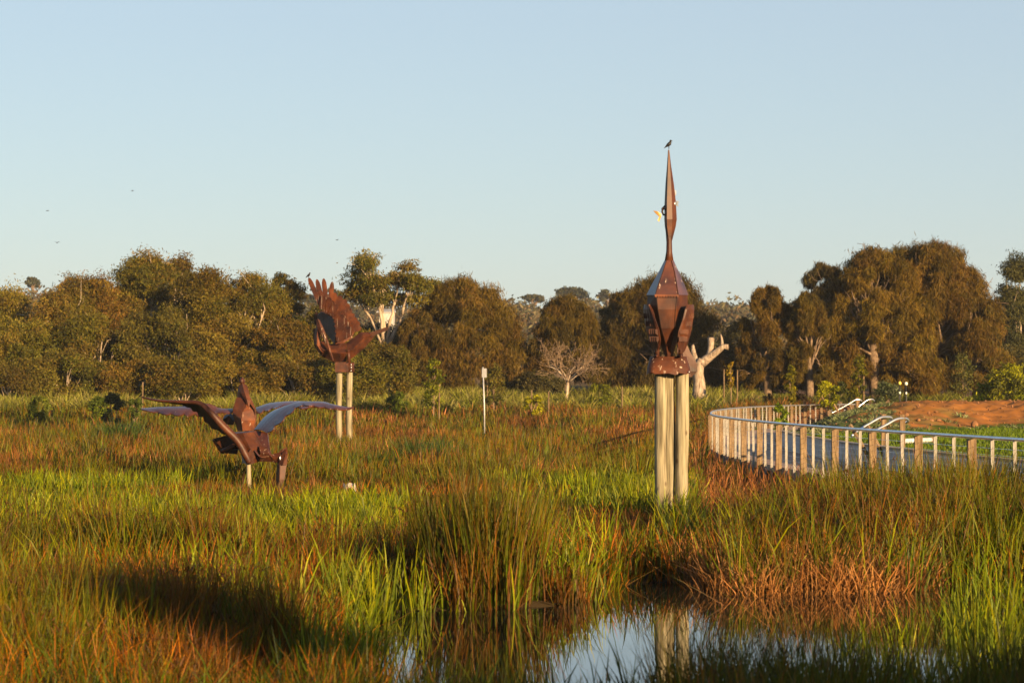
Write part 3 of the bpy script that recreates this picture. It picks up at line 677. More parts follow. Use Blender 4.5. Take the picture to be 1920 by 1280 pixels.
# far left gums, back row
EG = 'eucalypts in the wood on the left'
tree('eucalypt', 'eucalypt crown cut by the left photo edge, below the hill skyline', 8, 160, 548, 75, 'euc', 1, group=EG)
tree('eucalypt', 'rounded eucalypt just left of the first tall stepped crown', 100, 152, 552, 75, 'euc', 2, group=EG)
tree('eucalypt', 'stepped eucalypt crown rising left of the tallest gum', 172, 154, 506, 72, 'euc', 3, group=EG)
tree('eucalypt', 'tallest eucalypt of the left wood with pale forked trunk showing in its crown', 265, 156, 472, 68, 'euc', 4, group=EG, base=.35)
tree('eucalypt', 'slim wispy eucalypt top right of the tallest gum', 335, 162, 484, 42, 'euc', 5, group=EG, n=7000, base=.5)
tree('eucalypt', 'broad eucalypt in the dip right of the tallest gum', 388, 151, 512, 62, 'euc', 6, group=EG)
tree('eucalypt', 'bushy twin-topped eucalypt left of the raised steel wing', 470, 153, 506, 66, 'euc', 7, group=EG)
tree('eucalypt', 'eucalypt whose top stands just left of the raised steel wing tip', 528, 157, 512, 46, 'euc', 8, group=EG)
tree('eucalypt', 'lower eucalypt behind the raised steel wing', 600, 150, 572, 52, 'euc', 9, group=EG)
MG = 'lower eucalypts filling the middle of the left wood'
mids = [(45, 88, 612, 'leftmost'), (180, 84, 598, 'second from the left'), (310, 86, 588, 'third from the left, under the tallest gum'), (432, 88, 600, 'fourth from the left'), (545, 78, 606, 'fifth from the left, above the perched pair'), (655, 66, 612, 'sixth from the left, behind the steel wing tail')]
for i, (u, hw, tp, w_) in enumerate(mids):
    tree('eucalypt', 'low eucalypt inside the wood, ' + w_, u, 145.5 + (i % 2), tp, hw, 'euc', 20 + i, group=MG, n=15000)
BG = 'bushes along the foot of the left wood'
for i, (u, hw, tp, w_) in enumerate([(20, 70, 668, 'at the left photo edge'), (125, 66, 655, 'left of the tall bare stick'), (235, 66, 672, 'behind the tall bare stick'), (345, 72, 655, 'behind the left steel wing'), (455, 66, 682, 'behind the upright steel head'), (560, 72, 660, 'left of the two-pole perch'), (665, 62, 650, 'right behind the two-pole perch'), (735, 50, 645, 'under the white-limbed gum')]):
    tree('bush', 'olive bush at the foot of the wood ' + w_, u, 138.5 + (i % 3), tp, hw, 'bush', 40 + i, 'bush', BG, n=10000, bark='pale_bark')
tree('gum_tree', 'tall gum with white bare limbs and open flat crown right of the raised steel wing', 722, 150, 488, 80, 'gum', 60, n=13000, trunk_u=722)
CG = 'drooping she-oaks along the far bank'
tree('she_oak', 'wide brown she-oak dome between the white-limbed gum and the signpost', 868, 151, 523, 112, 'cas', 61, group=CG, n=30000)
tree('she_oak', 'narrow she-oak shoulder behind the yellow-green sapling', 785, 149, 585, 48, 'cas', 62, group=CG, n=11000)
tree('she_oak', 'round she-oak behind the bare grey dead tree', 1062, 152, 558, 72, 'cas', 63, group=CG, n=20000, base=.45)
tree('she_oak', 'large she-oak directly behind the upright steel pelican', 1238, 153, 512, 116, 'cas', 64, group=CG, n=30000)
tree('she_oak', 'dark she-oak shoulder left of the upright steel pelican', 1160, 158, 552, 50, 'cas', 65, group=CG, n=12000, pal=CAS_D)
tree('she_oak', 'she-oak with tufted top right of the dead white stump tree', 1440, 147, 538, 55, 'cas', 66, group=CG, n=18000, base=.3)
tree('she_oak', 'she-oak on a leaning trunk left of the biggest dome', 1512, 146, 548, 46, 'cas', 67, group=CG, n=15000, base=.35, trunk_u=1518)
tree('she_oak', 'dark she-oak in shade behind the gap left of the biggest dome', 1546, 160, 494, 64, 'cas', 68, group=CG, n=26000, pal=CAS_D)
tree('she_oak', 'left half of the biggest she-oak dome, hanging in long curtains', 1642, 150, 468, 108, 'cas', 69, group=CG, n=36000)
tree('she_oak', 'she-oak filling the middle of the biggest dome from behind', 1695, 159, 462, 105, 'cas', 73, group=CG, n=26000)
tree('she_oak', 'tallest she-oak dome, right of the curtain-like one', 1752, 153, 457, 124, 'cas', 70, group=CG, n=42000)
tree('she_oak', 'lower she-oak flank sloping down at the right of the domes', 1830, 151, 560, 50, 'cas', 71, group=CG, n=14000)
tree('eucalypt', 'dark shaded eucalypt at the right photo edge', 1912, 168, 488, 60, 'euc', 72, n=18000, pal=EUC_SHADED)  # shade from neighbouring trees is put into the leaf palette
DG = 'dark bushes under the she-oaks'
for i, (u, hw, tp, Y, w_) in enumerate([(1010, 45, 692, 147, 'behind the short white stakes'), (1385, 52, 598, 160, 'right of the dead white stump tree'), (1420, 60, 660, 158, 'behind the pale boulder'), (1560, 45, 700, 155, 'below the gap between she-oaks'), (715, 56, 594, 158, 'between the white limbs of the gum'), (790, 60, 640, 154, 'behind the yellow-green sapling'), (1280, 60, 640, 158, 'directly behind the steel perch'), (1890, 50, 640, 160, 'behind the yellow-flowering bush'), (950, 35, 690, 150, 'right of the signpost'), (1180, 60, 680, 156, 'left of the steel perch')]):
    tree('bush', 'dark shaded bush ' + w_, u, Y, tp, hw, 'bush', 80 + i, 'bush', DG, pal=EUC_SHADED, n=9000)  # understory shade carried by the dark leaf colours

# saplings and shrubs in the planted strip
SG = 'staked saplings'
saps = [(813, 126, 672, 21, YEL, 'yellow-green sapling left of the signpost'), (925, 128, 685, 24, [(.10, .085, .02), (.08, .08, .02)], 'bushy brown-green sapling right of the signpost'), (1371, 134, 678, 9, [(.2, .13, .02), (.16, .12, .02)], 'small golden sapling between two bare stakes'), (1482, 132, 684, 13, [(.09, .10, .015), (.12, .12, .015)], 'narrow green sapling right of the pale boulder'), (1611, 134, 668, 17, YEL, 'pyramid sapling left of the two bollards'), (1805, 138, 664, 26, [(.075, .065, .02), (.06, .06, .02)], 'thin open sapling in front of the biggest she-oak')]
for i, (u, Y, tp, hw, pal, lb) in enumerate(saps):
    tree('sapling', lb, u, Y, tp, hw, 'sapling', 100 + i, 'sapling', SG, pal=pal, n=1500 if i != 2 else 500, bark='twig', base=.5 if i == 2 else .28)
YG = [(.25, .24, .03), (.32, .30, .04), (.12, .13, .02)]
shr = [(1553, 133, 708, 20, YG, 'yellow-leaved shrub behind the far handrails', 1800), (1885, 128, 676, 50, YG + [(.10, .09, .02), (.07, .07, .02)], 'big yellow-flowering bush at the right photo edge', 9000), (1575, 140, 712, 14, [(.06, .07, .02)], 'small dark shrub beside the pyramid sapling', 900), (1660, 140, 716, 30, [(.09, .10, .04), (.15, .15, .09), (.06, .07, .03)], 'grey-green shrub left of the two bollards', 1800), (1125, 133, 716, 20, [(.07, .085, .018), (.09, .10, .02)], 'bright green shrub beside the red rush rise', 1500), (75, 122, 738, 20, [(.075, .095, .018), (.10, .115, .025)], 'bright green low shrub near the left edge', 1500), (185, 124, 742, 20, [(.075, .10, .018), (.055, .08, .016)], 'leafy green low shrub left of the dark round bush', 1500), (215, 116, 735, 22, [(.045, .05, .018), (.06, .065, .02)], 'dark round bush left of the steel wing tip', 2200), (255, 122, 744, 16, [(.11, .13, .03)], 'lime green tuft shrub above the left steel wing tip', 900), (1000, 124, 738, 18, YG, 'yellow flowering shrub beside the short stake', 1200), (745, 130, 735, 22, [(.13, .14, .03), (.09, .10, .02)], 'olive shrub right of the two poles', 1500), (1463, 118, 752, 14, [(.16, .18, .03), (.1, .12, .02)], 'low yellow-green shrub behind the fence bend', 900), (1440, 134, 735, 10, [(.06, .05, .02)], 'tiny brown shrub at the foot of the pale boulder', 500), (1500, 136, 735, 12, [(.04, .025, .015)], 'dark brown twiggy shrub left of the far handrails', 700)]
for i, (u, Y, tp, hw, pal, lb, n) in enumerate(shr):
    tree('shrub', lb, u, Y, tp, hw, 'bush', 130 + i, 'shrub', 'planted shrubs', pal=pal, n=n, bark='twig')

# unseen trees added behind the photographer to shade the near reeds
for i, (x_, y_, h_) in enumerate([(26, -14, 10.6), (17, -9, 6.6), (20.5, -9, 6.8)]):
    g = np.random.default_rng(400 + i); rt = thing('eucalypt', (x_, y_, 0), 'unseen tree added behind the viewer, shading the ' + ['left reeds', 'near reeds below the tall rush clump', 'near right bank', 'reeds left of the pond', 'water edge', 'lower left straw'][i], 'tree'); t = MB()
    limb(t, (x_, y_, -.2), (x_, y_, h_ * .6), .2, .1, g); cent = np.array([(x_ + g.normal(0, 1.3), y_ + g.normal(0, 1.3), h_ * (.45 + .45 * g.random())) for _ in range(16)]); t.build('trunk', M['bark'], rt, True)
    V, Fc, cc = leaf_cloud(cent, np.full(16, 1.1), 7000, .35, .12, .4, EUC, g, .3); link('crown', mesh_np('crown', V - np.array(rt.location), [Fc], cc), M['leaf'], rt)

# bare dead small tree
def bare(name, label, u, Y, top, halfw, seed, mat, n0=10, r=.1, cat='dead tree', bottom=None, depth=5):
    g = np.random.default_rng(seed); x = PXX(u, Y); zb = float(ground_z(x, Y)) if bottom is None else bottom; H = PXZ(top, Y) - zb; Wd = halfw * Y / FPX
    root = thing(name, (x, Y, zb), label, cat); t1, t2 = MB(), MB(); sp = np.array([x + .03 * H, Y, zb + H * .28])
    limb(t1, (x, Y, zb - .2), sp, r, r * .8, g, .05, 6, 8)
    def grow(p, d, L, rr, lev):
        e = p + d * L; (t1 if lev == 0 else t2); limb(t1 if lev == 0 else t2, p, e, rr, rr * .5, g, .22, 6, 5)
        if lev < depth - 1:
            for _ in range(3 if lev < 3 else 2):
                dd = d + g.normal(0, .55, 3); dd[2] += .05; dd /= np.linalg.norm(dd); q = p + (e - p) * (.45 + .55 * g.random()); grow(q, dd, L * (.5 + .25 * g.random()), max(rr * .55, .008), lev + 1)
    for k in range(n0):
        a = 2 * pi * k / n0 + g.normal(0, .3); d = np.array([cos(a) * .9, sin(a) * .9, .35 + .6 * g.random()]); d /= np.linalg.norm(d); grow(sp, d, Wd * .62, r * .4, 0)
    if depth <= 3:
        for V_ in t2.V: t1.V.append(V_)
        for k_, f_ in t2.F.items(): t1.F.setdefault(k_, []).extend([[i_ + t1.n for i_ in q_] for q_ in f_])
    t1.build('trunk', M[mat], root, True)
    if depth > 3: t2.build('twigs', M['twig'], root, True)
    return root
bare('dead_tree', 'small leafless grey tree with tangled twigs in front of the round she-oak', 1060, 138, 596, 76, 201, 'pale_bark')
bare('dead_tree', 'bare dead snag sticking above the trees right of the upright steel pelican', 1396, 175, 548, 16, 202, 'pale_bark', 4, .14, depth=2)
bare('twig_pile', 'low pile of bare fallen branches left of the pale boulder', 1428, 137, 722, 18, 203, 'twig', 7, .03, 'branches', depth=3)

# big dead stump tree
x, Y = PXX(1310, 138), 138.; zb = float(ground_z(x, Y)); g = np.random.default_rng(7)
root = thing('stump_tree', (x, Y, zb), 'thick bleached dead tree with three broken limbs right of the steel perch', 'dead tree')
P = lambda u, v, dy=0: PX(u, v, Y + dy)
m = MB(); m.tube([P(1311, 748), P(1311, 735), P(1311, 715), P(1309, 700), P(1311, 685), P(1318, 676)], [.50, .40, .34, .31, .30, .29], 12); m.build('trunk', M['dead_wood'], root, True)
def deadlimb(pts, rad):
    m = MB(); m.tube(pts, rad, 9)
    V = m.V[0]; n = 9; V[-n:] += np.random.default_rng(len(pts)).normal(0, rad[-1] * .5, (n, 3)) * np.array([.4, .4, 2.2]); return m.build('limb', M['dead_wood'], root, True)
deadlimb([P(1314, 682), P(1326, 672), P(1338, 664, -.2), P(1348, 656, -.3), P(1357, 649, -.4), P(1366, 650, -.5)], [.30, .26, .2, .18, .15, .05])
deadlimb([P(1326, 674), P(1332, 662), P(1333, 648, .1), P(1333, 634, .2), P(1334, 630, .2)], [.22, .2, .17, .2, .14])
deadlimb([P(1353, 654, -.3), P(1354, 642, -.3), P(1353, 634, -.3), P(1351, 627, -.3)], [.13, .08, .07, .03])
deadlimb([P(1308, 684), P(1304, 674, .3), P(1300, 660, .5), P(1299, 648, .6), P(1300, 645, .6)], [.16, .16, .15, .09, .03])

# ------------------------------------------------------------------ far hill: wood, skyline trees, house
g = np.random.default_rng(77); nC = 900
hy = 470 + 150 * g.random(nC) ** .7; hx = (g.random(nC) * 2400 - 240 - 960) / FPX * hy
cz = ground_z(hx, hy); rr = 1.4 + 2.4 * g.random(nC) ** 2
V, Fc, cc = leaf_cloud(np.stack([hx, hy, cz + rr * .9], 1), rr, 90000, 1.25, .55, .25, [(.09, .08, .04), (.11, .09, .05), (.075, .075, .045), (.13, .09, .05)], g, .5, (1.1, 1.1, .85))
nB = 620; hy2 = 215 + 260 * g.random(nB); hx2 = (g.random(nB) * 2400 - 240 - 960) / FPX * hy2; r2_ = .8 + 1.6 * g.random(nB) ** 2
V2, F2, c2_ = leaf_cloud(np.stack([hx2, hy2, ground_z(hx2, hy2) + r2_ * .8], 1), r2_, 45000, .7, .3, .25, [(.08, .07, .03), (.10, .075, .035), (.06, .06, .03)], g, .4, (1, 1, .9))
V, Fc, cc = np.concatenate([V, V2]), np.concatenate([Fc, F2 + len(V)]), np.concatenate([cc, c2_])
kind(link('hillside_wood', mesh_np('hillside_wood', V, [Fc], cc), M['leaf']), 'stuff')
HP = [(.05, .055, .03), (.065, .06, .03)]
def skyline(u, Y, top, hw, seed, label, flat=.35):
    g = np.random.default_rng(seed); x = PXX(u, Y); zb = float(ground_z(x, Y)); zt = PXZ(top, Y); H = zt - zb; Wd = hw * Y / FPX
    root = thing('hill_tree', (x, Y, zb), label, 'tree', 'trees on the far skyline'); t = MB(); cent, rad = [], []
    limb(t, (x, Y, zb - .3), (x, Y, zb + H * .6), .35, .25, g, .04, 5, 6)
    for k in range(12):
        a = g.random() * 6.28; q = g.random() ** .5; c = np.array([x + Wd * q * cos(a) * .85, Y + Wd * q * sin(a) * .85, zb + H * (1 - flat * (.25 + .5 * q * q + .25 * g.random()))])
        cent.append(c); rad.append(Wd * (.24 + .12 * g.random())); limb(t, (x, Y, zb + H * .5), c, .15, .06, g, .2, 5, 4)
    V, Fc, cc = leaf_cloud(cent, rad, 2600, .9, .4, .2, HP, g, .35, (1, 1, .45))
    t.build('trunk', M['bark'], root, True); link('crown', mesh_np('crown', V - np.array(root.location), [Fc], cc), M['leaf'], root)
skyline(60, 600, 514, 17, 301, 'umbrella-shaped tree alone on the hill skyline at the far left', .3)
skyline(132, 600, 518, 22, 302, 'round dark tree on the hill skyline left of the wood')
skyline(1072, 600, 533, 40, 303, 'layered wide gum on the hill skyline left of the upright steel pelican', .4)
skyline(1000, 600, 546, 22, 304, 'small flat-topped tree on the hill skyline above the bare grey dead tree')
skyline(1138, 600, 538, 16, 305, 'single flat tree on the hill skyline touching the big she-oak')
skyline(590, 560, 530, 26, 306, 'dark hill tree just behind the raised steel wing tip', .6)
skyline(625, 570, 530, 22, 307, 'hill tree between the raised steel wing and the white-limbed gum', .6)
skyline(905, 590, 540, 24, 308, 'hill tree on the skyline above the wide she-oak dome')
skyline(1358, 600, 565, 18, 309, 'low hill tree right of the upright steel pelican')
hroot = thing('house', (PXX(722, 330), 330, float(ground_z(PXX(722, 330), 330))), 'white house glimpsed between the pale limbs of the gum', 'house')
hx_ = PXX(724, 330); zt_ = PXZ(586, 330); zg_ = float(ground_z(hx_, 330.)) - .2
m = MB(); m.box((hx_, 332.5, (zt_ + zg_) / 2), (1.9, 5, zt_ - zg_)); m.build('wall', M['render_wall'], hroot)
m = MB(); m.plate([(hx_ - 1.35, 329.8, zt_), (hx_ + 1.35, 329.8, zt_), (hx_ + 1.1, 332.5, zt_ + .5), (hx_ - 1.1, 332.5, zt_ + .5)], (0, 0, .08)); m.build('roof', M['roof'], hroot)

# ------------------------------------------------------------------ fence and handrails
froot = thing('fence', (FL[40][0], FL[40][1], 0), 'curving boardwalk fence of timber posts and white uprights under a steel rail', 'fence')
FLs = FL; seg = np.linalg.norm(np.diff(FLs, axis=0), axis=1); S = np.concatenate([[0], np.cumsum(seg)])
def at(s): return np.array([np.interp(s, S, FLs[:, 0]), np.interp(s, S, FLs[:, 1])])
m = MB(); ss = np.linspace(0, S[-1], 160); pr = np.array([[*at(s), 1.74] for s in ss]); m.tube(pr, .034, 8); m.build('top_rail', M['galv'], froot, True)
k = 0; s = 0.1
post_me = white_me = None
FLoc = np.array(froot.location)
def post_mesh(w, d, h, cham):
    m = MB(); m.rings([[(-w/2, -d/2, -.5), (w/2, -d/2, -.5), (w/2, d/2, -.5), (-w/2, d/2, -.5)], [(-w/2, -d/2, h - cham), (w/2, -d/2, h - cham), (w/2, d/2, h - cham), (-w/2, d/2, h - cham)], [(-w/2 + cham, -d/2 + cham, h), (w/2 - cham, -d/2 + cham, h), (w/2 - cham, d/2 - cham, h), (-w/2 + cham, d/2 - cham, h)]])
    return mesh_np('post', np.concatenate(m.V), [np.array(f) for f in m.F.values()])
pm_t, pm_w = post_mesh(.15, .12, 1.70, .012), post_mesh(.062, .035, 1.715, .005)
pm_t.materials.append(M['post']); pm_w.materials.append(M['white_paint'])
gp = np.random.default_rng(5)
while s < S[-1] - .5:
    p = at(s); q = at(s + .1); ang = math.atan2(q[1] - p[1], q[0] - p[0])
    timber = k % 3 == 0
    o = bpy.data.objects.new('post' if timber else 'upright', pm_t if timber else pm_w); COL.objects.link(o); o.parent = froot
    o.location = (p[0] - FLoc[0], p[1] - FLoc[1], 0); o.rotation_euler = (gp.normal(0, .006), gp.normal(0, .006), ang * .35 + pi * .5 * .65 + gp.normal(0, .03) - pi / 2)
    if timber: o['label'] = 'square timber post'
    s += 1.17; k += 1
m = MB()
for z in np.arange(.72, 1.68, .12): m.tube(np.array([[*at(s_), z] for s_ in np.linspace(0, S[-1], 110)]), .003, 4, False)
m.build('wire_mesh', M['galv'], froot)

def handrail(name, label, Y, posts, braces, rails, r):
    b = PX(posts[0][0], posts[0][2], Y); root = thing(name, tuple(b), label, 'handrail')
    for (u, v0, v1, w, dy) in posts:
        a_, b_ = PX(u, v0, Y + dy), PX(u, v1, Y + dy); m = MB(); m.box(((a_ + b_) / 2), (w, w * .8, a_[2] - b_[2])); m.build('post', M['post'], root)
    for (u0, v0, u1, v1, w, dy) in braces:
        m = MB(); m.bar(PX(u0, v0, Y + dy + .3), PX(u1, v1, Y + dy), w, w * .45); m.build('brace', M['post'], root)
    for pts, dy0, dy1 in rails:
        n = len(pts); P3 = np.array([PX(u, v, Y + dy0 + (dy1 - dy0) * i / (n - 1)) for i, (u, v) in enumerate(pts)])
        m = MB(); m.tube(catmull(P3, 5), r, 8); m.build('rail', M['galv'], root, True)
handrail('step_handrail', 'pair of curled steel step handrails on timber posts at the near edge of the lawn', 63,
    [(1657, 776, 842, .13, .5), (1692, 777, 862, .13, -1.5)],
    [(1594, 796, 1632, 862, .13, -1), (1627, 798, 1667, 874, .13, -2.5)],
    [([(1597, 817), (1610, 806), (1630, 794), (1650, 783), (1662, 781.5), (1670, 782.5), (1672, 786), (1669, 789)], -.5, .8), ([(1633, 814), (1645, 805), (1662, 796), (1680, 786), (1692, 784), (1700, 785), (1703, 789), (1699, 792)], -2.2, -1.1)], .032)
handrail('step_handrail', 'pair of curled steel step handrails at the far side behind the dirt bank', 131,
    [(1607, 745, 776, .16, 1), (1632, 751, 772, .14, 4)],
    [(1564, 758, 1577, 783, .13, 0), (1592, 757, 1600, 776, .09, 2)],
    [([(1560, 768), (1558, 771), (1561, 773), (1575, 766), (1590, 758), (1603, 750), (1612, 749), (1616, 752)], .5, 1), ([(1584, 768), (1582, 771), (1586, 772), (1600, 770), (1614, 759), (1626, 750), (1636, 748.5), (1640, 752)], 2, 3)], .035)

# pipe, rocks, bollards, sign, stakes
def lz(x, Y): return float(lawn_z(np.array([x]), np.array([Y]))[0])
Yp = 66.; a_, b_ = np.array([PXX(1690, Yp), Yp, 0]), np.array([PXX(1746, Yp + 1), Yp + 1, 0]); a_[2] = lz(a_[0], a_[1]) + .09; b_[2] = lz(b_[0], b_[1]) + .09
pm_ = M['galv']; pr_ = thing('pipe', tuple(a_), 'white plastic pipe lying on the lawn right of the near step handrails', 'pipe')
m = MB(); m.tube([a_, (a_ + b_) / 2, b_], .07, 12); m.build('tube', M['concrete'], pr_, True)
m = MB(); e = (b_ - a_) / np.linalg.norm(b_ - a_); m.tube([b_ - e * .03, b_ + e * .05, b_ + e * .10], [.085, .085, .05], 12); m.build('end_cap', M['post'], pr_, True)
def rock(u, Y, wpx, hpx, mat, label, z=None, seed=1, name='boulder', grp=None):
    x = PXX(u, Y); z = z if z is not None else float(ground_z(x, Y)); r = wpx * Y / FPX / 2; h = hpx * Y / FPX
    m = MB(); m.blob((0, 0, h * .42), (r, r * .9, h * .58), seed, .16, 14, 9)
    o = m.build(name, mat, None, True); o.location = (x, Y, z); tag(o, label, 'rock', grp); return o
rock(1456, 131, 22, 20, M['stone'], 'pale squared boulder beside the fallen branches', seed=3)
rock(1436, 132, 22, 13, M['dark_stone'], 'darker low boulder left of the pale boulder', seed=4)
xr = PXX(1827, 92); rock(1827, 92, 16, 11, M['clod'], 'round orange rock at the lawn edge below the dirt bank', z=lz(xr, 92.), seed=5)
for i, (u, Y) in enumerate([(1722, 91), (1745, 91.5), (1700, 93), (1760, 92.5), (1615, 96)]):
    rock(u, Y, 9 + 3 * (i % 2), 5 + (i % 3), M['clod'], ['clod of orange earth nearest the handrail post', 'clod of orange earth, second right of the handrail post', 'clod of orange earth half behind the handrail post', 'flat clod of orange earth left of the round orange rock', 'clod of orange earth on the grassy left slope'][i], z=lz(PXX(u, Y), float(Y)), seed=20 + i, name='clod', grp='earth clods')
for u, Y, v0, capm, lb in ((1687, 112, 716, 'cap_yellow', 'left black garden bollard with a yellow cap'), (1699, 114, 717, 'cap_white', 'right black garden bollard with a white cap')):
    x = PXX(u, Y); z0 = lz(x, Y); zt = PXZ(v0, Y); root = thing('bollard_light', (x, Y, z0), lb, 'bollard', 'bollards on the dirt bank')
    m = MB(); m.tube([(x, Y, z0 - .1), (x, Y, (z0 + zt) / 2), (x, Y, zt - .12)], [.035, .035, .035], 8); m.build('stem', M['black'], root, True)
    m = MB(); m.tube([(x, Y, zt - .12), (x, Y, zt - .06), (x, Y, zt), (x, Y, zt + .03)], [.06, .075, .07, .03], 10); m.build('cap', M[capm], root, True)
    m = MB(); zb_ = zt - .55; m.tube([(x, Y, zb_), (x, Y, zb_ + .1)], [.045, .045], 10); m.build('band', M['cap_white'], root, True)
xs_, Ys_ = PXX(908, 112), 112.; root = thing('signpost', (xs_, Ys_, float(ground_z(xs_, Ys_))), 'thin steel signpost with a small sign seen from the side', 'sign')
m = MB(); m.tube([(xs_ + .02, Ys_, 0), (xs_, Ys_, 1.8), tuple(PX(905.5, 688, Ys_))], .035, 8); m.build('pole', M['alu'], root, True)
m = MB(); c_ = PX(908, 699, Ys_); m.box(c_ + np.array([0, .06, 0]), (.50, .02, .42), [[cos(1.15), -sin(1.15), 0], [sin(1.15), cos(1.15), 0], [0, 0, 1]]); m.build('sign_plate', M['alu'], root)
for i, (u, Y, v0, v1, lb) in enumerate([(996, 124, 731, 750, 'short pale stake right of the signpost'), (1028, 126, 734, 748, 'short pale stake left of the bare grey tree'), (267, 128, 716, 752, 'tall bare stick above the left steel wing tip'), (1357, 134, 692, 736, 'left stake of the small golden sapling'), (1382, 134, 693, 738, 'right stake of the small golden sapling'), (913, 128, 712, 750, 'stake beside the bushy brown-green sapling'), (1619, 134, 690, 735, 'stake beside the pyramid sapling'), (1166, 130, 724, 742, 'short stake left of the steel perch'), (823, 126, 716, 752, 'stake beside the yellow-green sapling')]):
    x = PXX(u, Y); zt = PXZ(v0, Y); z0 = float(ground_z(x, Y)); m = MB(); m.tube([(0, 0, -.1), (.01, 0, (zt - z0) * .5), (.02, .01, zt - z0)], [.045, .042, .038], 6)
    o = m.build('stake', M['post'], None, True); o.location = (x, Y, z0); tag(o, lb, 'stake', 'garden stakes')
x = PXX(655, 57); m = MB(); m.rings([[(r_ * cos(a_) * (1 + .2 * sin(3 * a_)), r_ * sin(a_), z_ + (.06 * sin(4 * a_ + 1) if z_ > .3 else 0)) for a_ in np.arange(12) * pi / 6] for r_, z_ in ((.2, -.2), (.19, .1), (.17, .24), (.13, .36))])
o = m.build('stump', M['junk']); o.location = (x, 57, 0); tag(o, 'small pale mottled stump half hidden among the green reeds', 'stump')

# ------------------------------------------------------------------ sculptures
# 1: upright pelican on three poles
Y0 = 45.; PP = lambda u, v, dy=0: PX(u, v, Y0 + dy)
base = np.array([PXX(1257, Y0), Y0, 0.])
root = thing('pelican_sculpture', tuple(base), 'rusty steel pelican standing upright with bill to the sky on a three-pole perch', 'sculpture')
def hexring(v, l, r, fl, fr, d, dy=0):
    return [PP(l, v, dy), PP(fl, v, dy - d), PP(fr, v, dy - d), PP(r, v, dy), PP(fr, v, dy + d), PP(fl, v, dy + d)]
m = MB(); m.rings([hexring(553, 1212, 1291, 1229, 1272, .42), hexring(535, 1221, 1284, 1234, 1269, .34), hexring(510, 1235, 1273, 1243, 1265, .21), hexring(488, 1246, 1263, 1250, 1259, .10)])
m.build('mantle', M['rust_sheen'], root)
m = MB(); m.rings([hexring(671, 1248, 1260, 1252, 1256, .05, -.02), hexring(645, 1238, 1268, 1249, 1259, .18), hexring(615, 1222, 1283, 1240, 1265, .33), hexring(580, 1213, 1290, 1234, 1267, .40), hexring(551, 1214, 1289, 1231, 1270, .39)])
m.build('belly', M['rust'], root)
m = MB()
for us in ((1229, 1234, 1243, 1250), (1272, 1269, 1265, 1259)): m.tube([PP(u_, v_, -d_ - .004) for u_, v_, d_ in zip(us, (553, 535, 510, 488), (.42, .34, .21, .10))], .010, 5)
m.build('weld_seam', M['rust_dark'], root); m = MB()
for us in ((1231, 1234, 1240, 1249), (1270, 1267, 1265, 1259)): m.tube([PP(u_, v_, -d_ - .004) for u_, v_, d_ in zip(us, (551, 580, 615, 645), (.39, .40, .33, .18))], .010, 5)
m.build('weld_seam', M['rust_dark'], root)
for u_ in (1222, 1292): m = MB(); m.blob(PP(u_, 697, -.36), .014, 3, 0, 8, 6); m.build('bolt', M['galv'], root, True)
# scalloped feather edges under the mantle
m = MB()
for k in range(9):
    uu = 1230 + k * 5.1; m.plate([PP(uu + 2.6 * cos(a_) * 1.05, 552 + 5.5 * max(0, sin(a_)), -.435) for a_ in np.linspace(0, pi, 7)], (0, .02, 0))
m.build('feather_trim', M['rust_lit'], root)
def ring8(v, l, r, d, dy=0, n=10):
    c_, h_ = (l + r) / 2, (r - l) / 2
    return [PP(c_ + h_ * cos(a_), v, dy + d * sin(a_)) for a_ in np.arange(n) * 2 * pi / n]
m = MB(); m.rings([ring8(490, 1246, 1263, .10), ring8(472, 1249, 1260.5, .065), ring8(455, 1249.5, 1260, .06), ring8(440, 1248.5, 1260, .06), ring8(424, 1247, 1262, .08)]); m.build('neck', M['rust'], root, True)
def bill(v, l, r, k, d): return [PP(l, v, .02), PP(k, v, -d), PP((k + r) / 2 + 1, v, -d * .8), PP(r, v, .01), PP((k + r) / 2, v, d), PP(l + .5, v, d * .6)]
m = MB(); m.rings([bill(452, 1251, 1260, 1254, .05), bill(425, 1246.5, 1267, 1251, .10), bill(411, 1245.5, 1269, 1250.5, .13), bill(380, 1246, 1267.5, 1250.5, .12), bill(345, 1247.8, 1263.5, 1251.5, .09), bill(310, 1250.6, 1258.3, 1252.5, .05), bill(281, 1252.5, 1255, 1253.2, .012)]); m.build('bill', M['rust'], root)
# fish across the bill
m = MB(); m.rings([[PP(1250 + q, 388 - q * .4 + hh * sin(a_), .0 + hh * .006 * cos(a_)) for a_ in np.arange(8) * pi / 4] for q, hh in ((-10, 1.6), (-4, 4), (6, 7), (14, 6), (19, 2))]); fo = m.build('fish', M['steel_blue'], root, True)
m = MB(); m.plate([PP(1240, 401, -.02), PP(1232, 396, -.03), PP(1225, 395, -.03), PP(1230, 401, -.02), PP(1236, 406, -.02), PP(1233, 413, -.03), PP(1236, 416, -.03), PP(1240, 406, -.02)], (0, .025, 0)); m.build('tail', M['gold'], fo)
m = MB(); m.tube([PP(1247, 386, -.02), PP(1243, 390, -.02), PP(1241.5, 397, -.02), PP(1244, 403, -.02), PP(1249, 402, -.02)], .018, 6); m.build('fin', M['rust_dark'], fo, True)
m = MB(); m.plate([PP(1268, 376, .03), PP(1273, 378, .03), PP(1271, 383, .03), PP(1273, 388, .03), PP(1268, 385, .03)], (0, .02, 0)); m.plate([PP(1264, 355, .03), PP(1268, 358, .03), PP(1268, 366, .03), PP(1265, 368, .03)], (0, .02, 0)); m.build('fin', M['steel_blue'], fo)
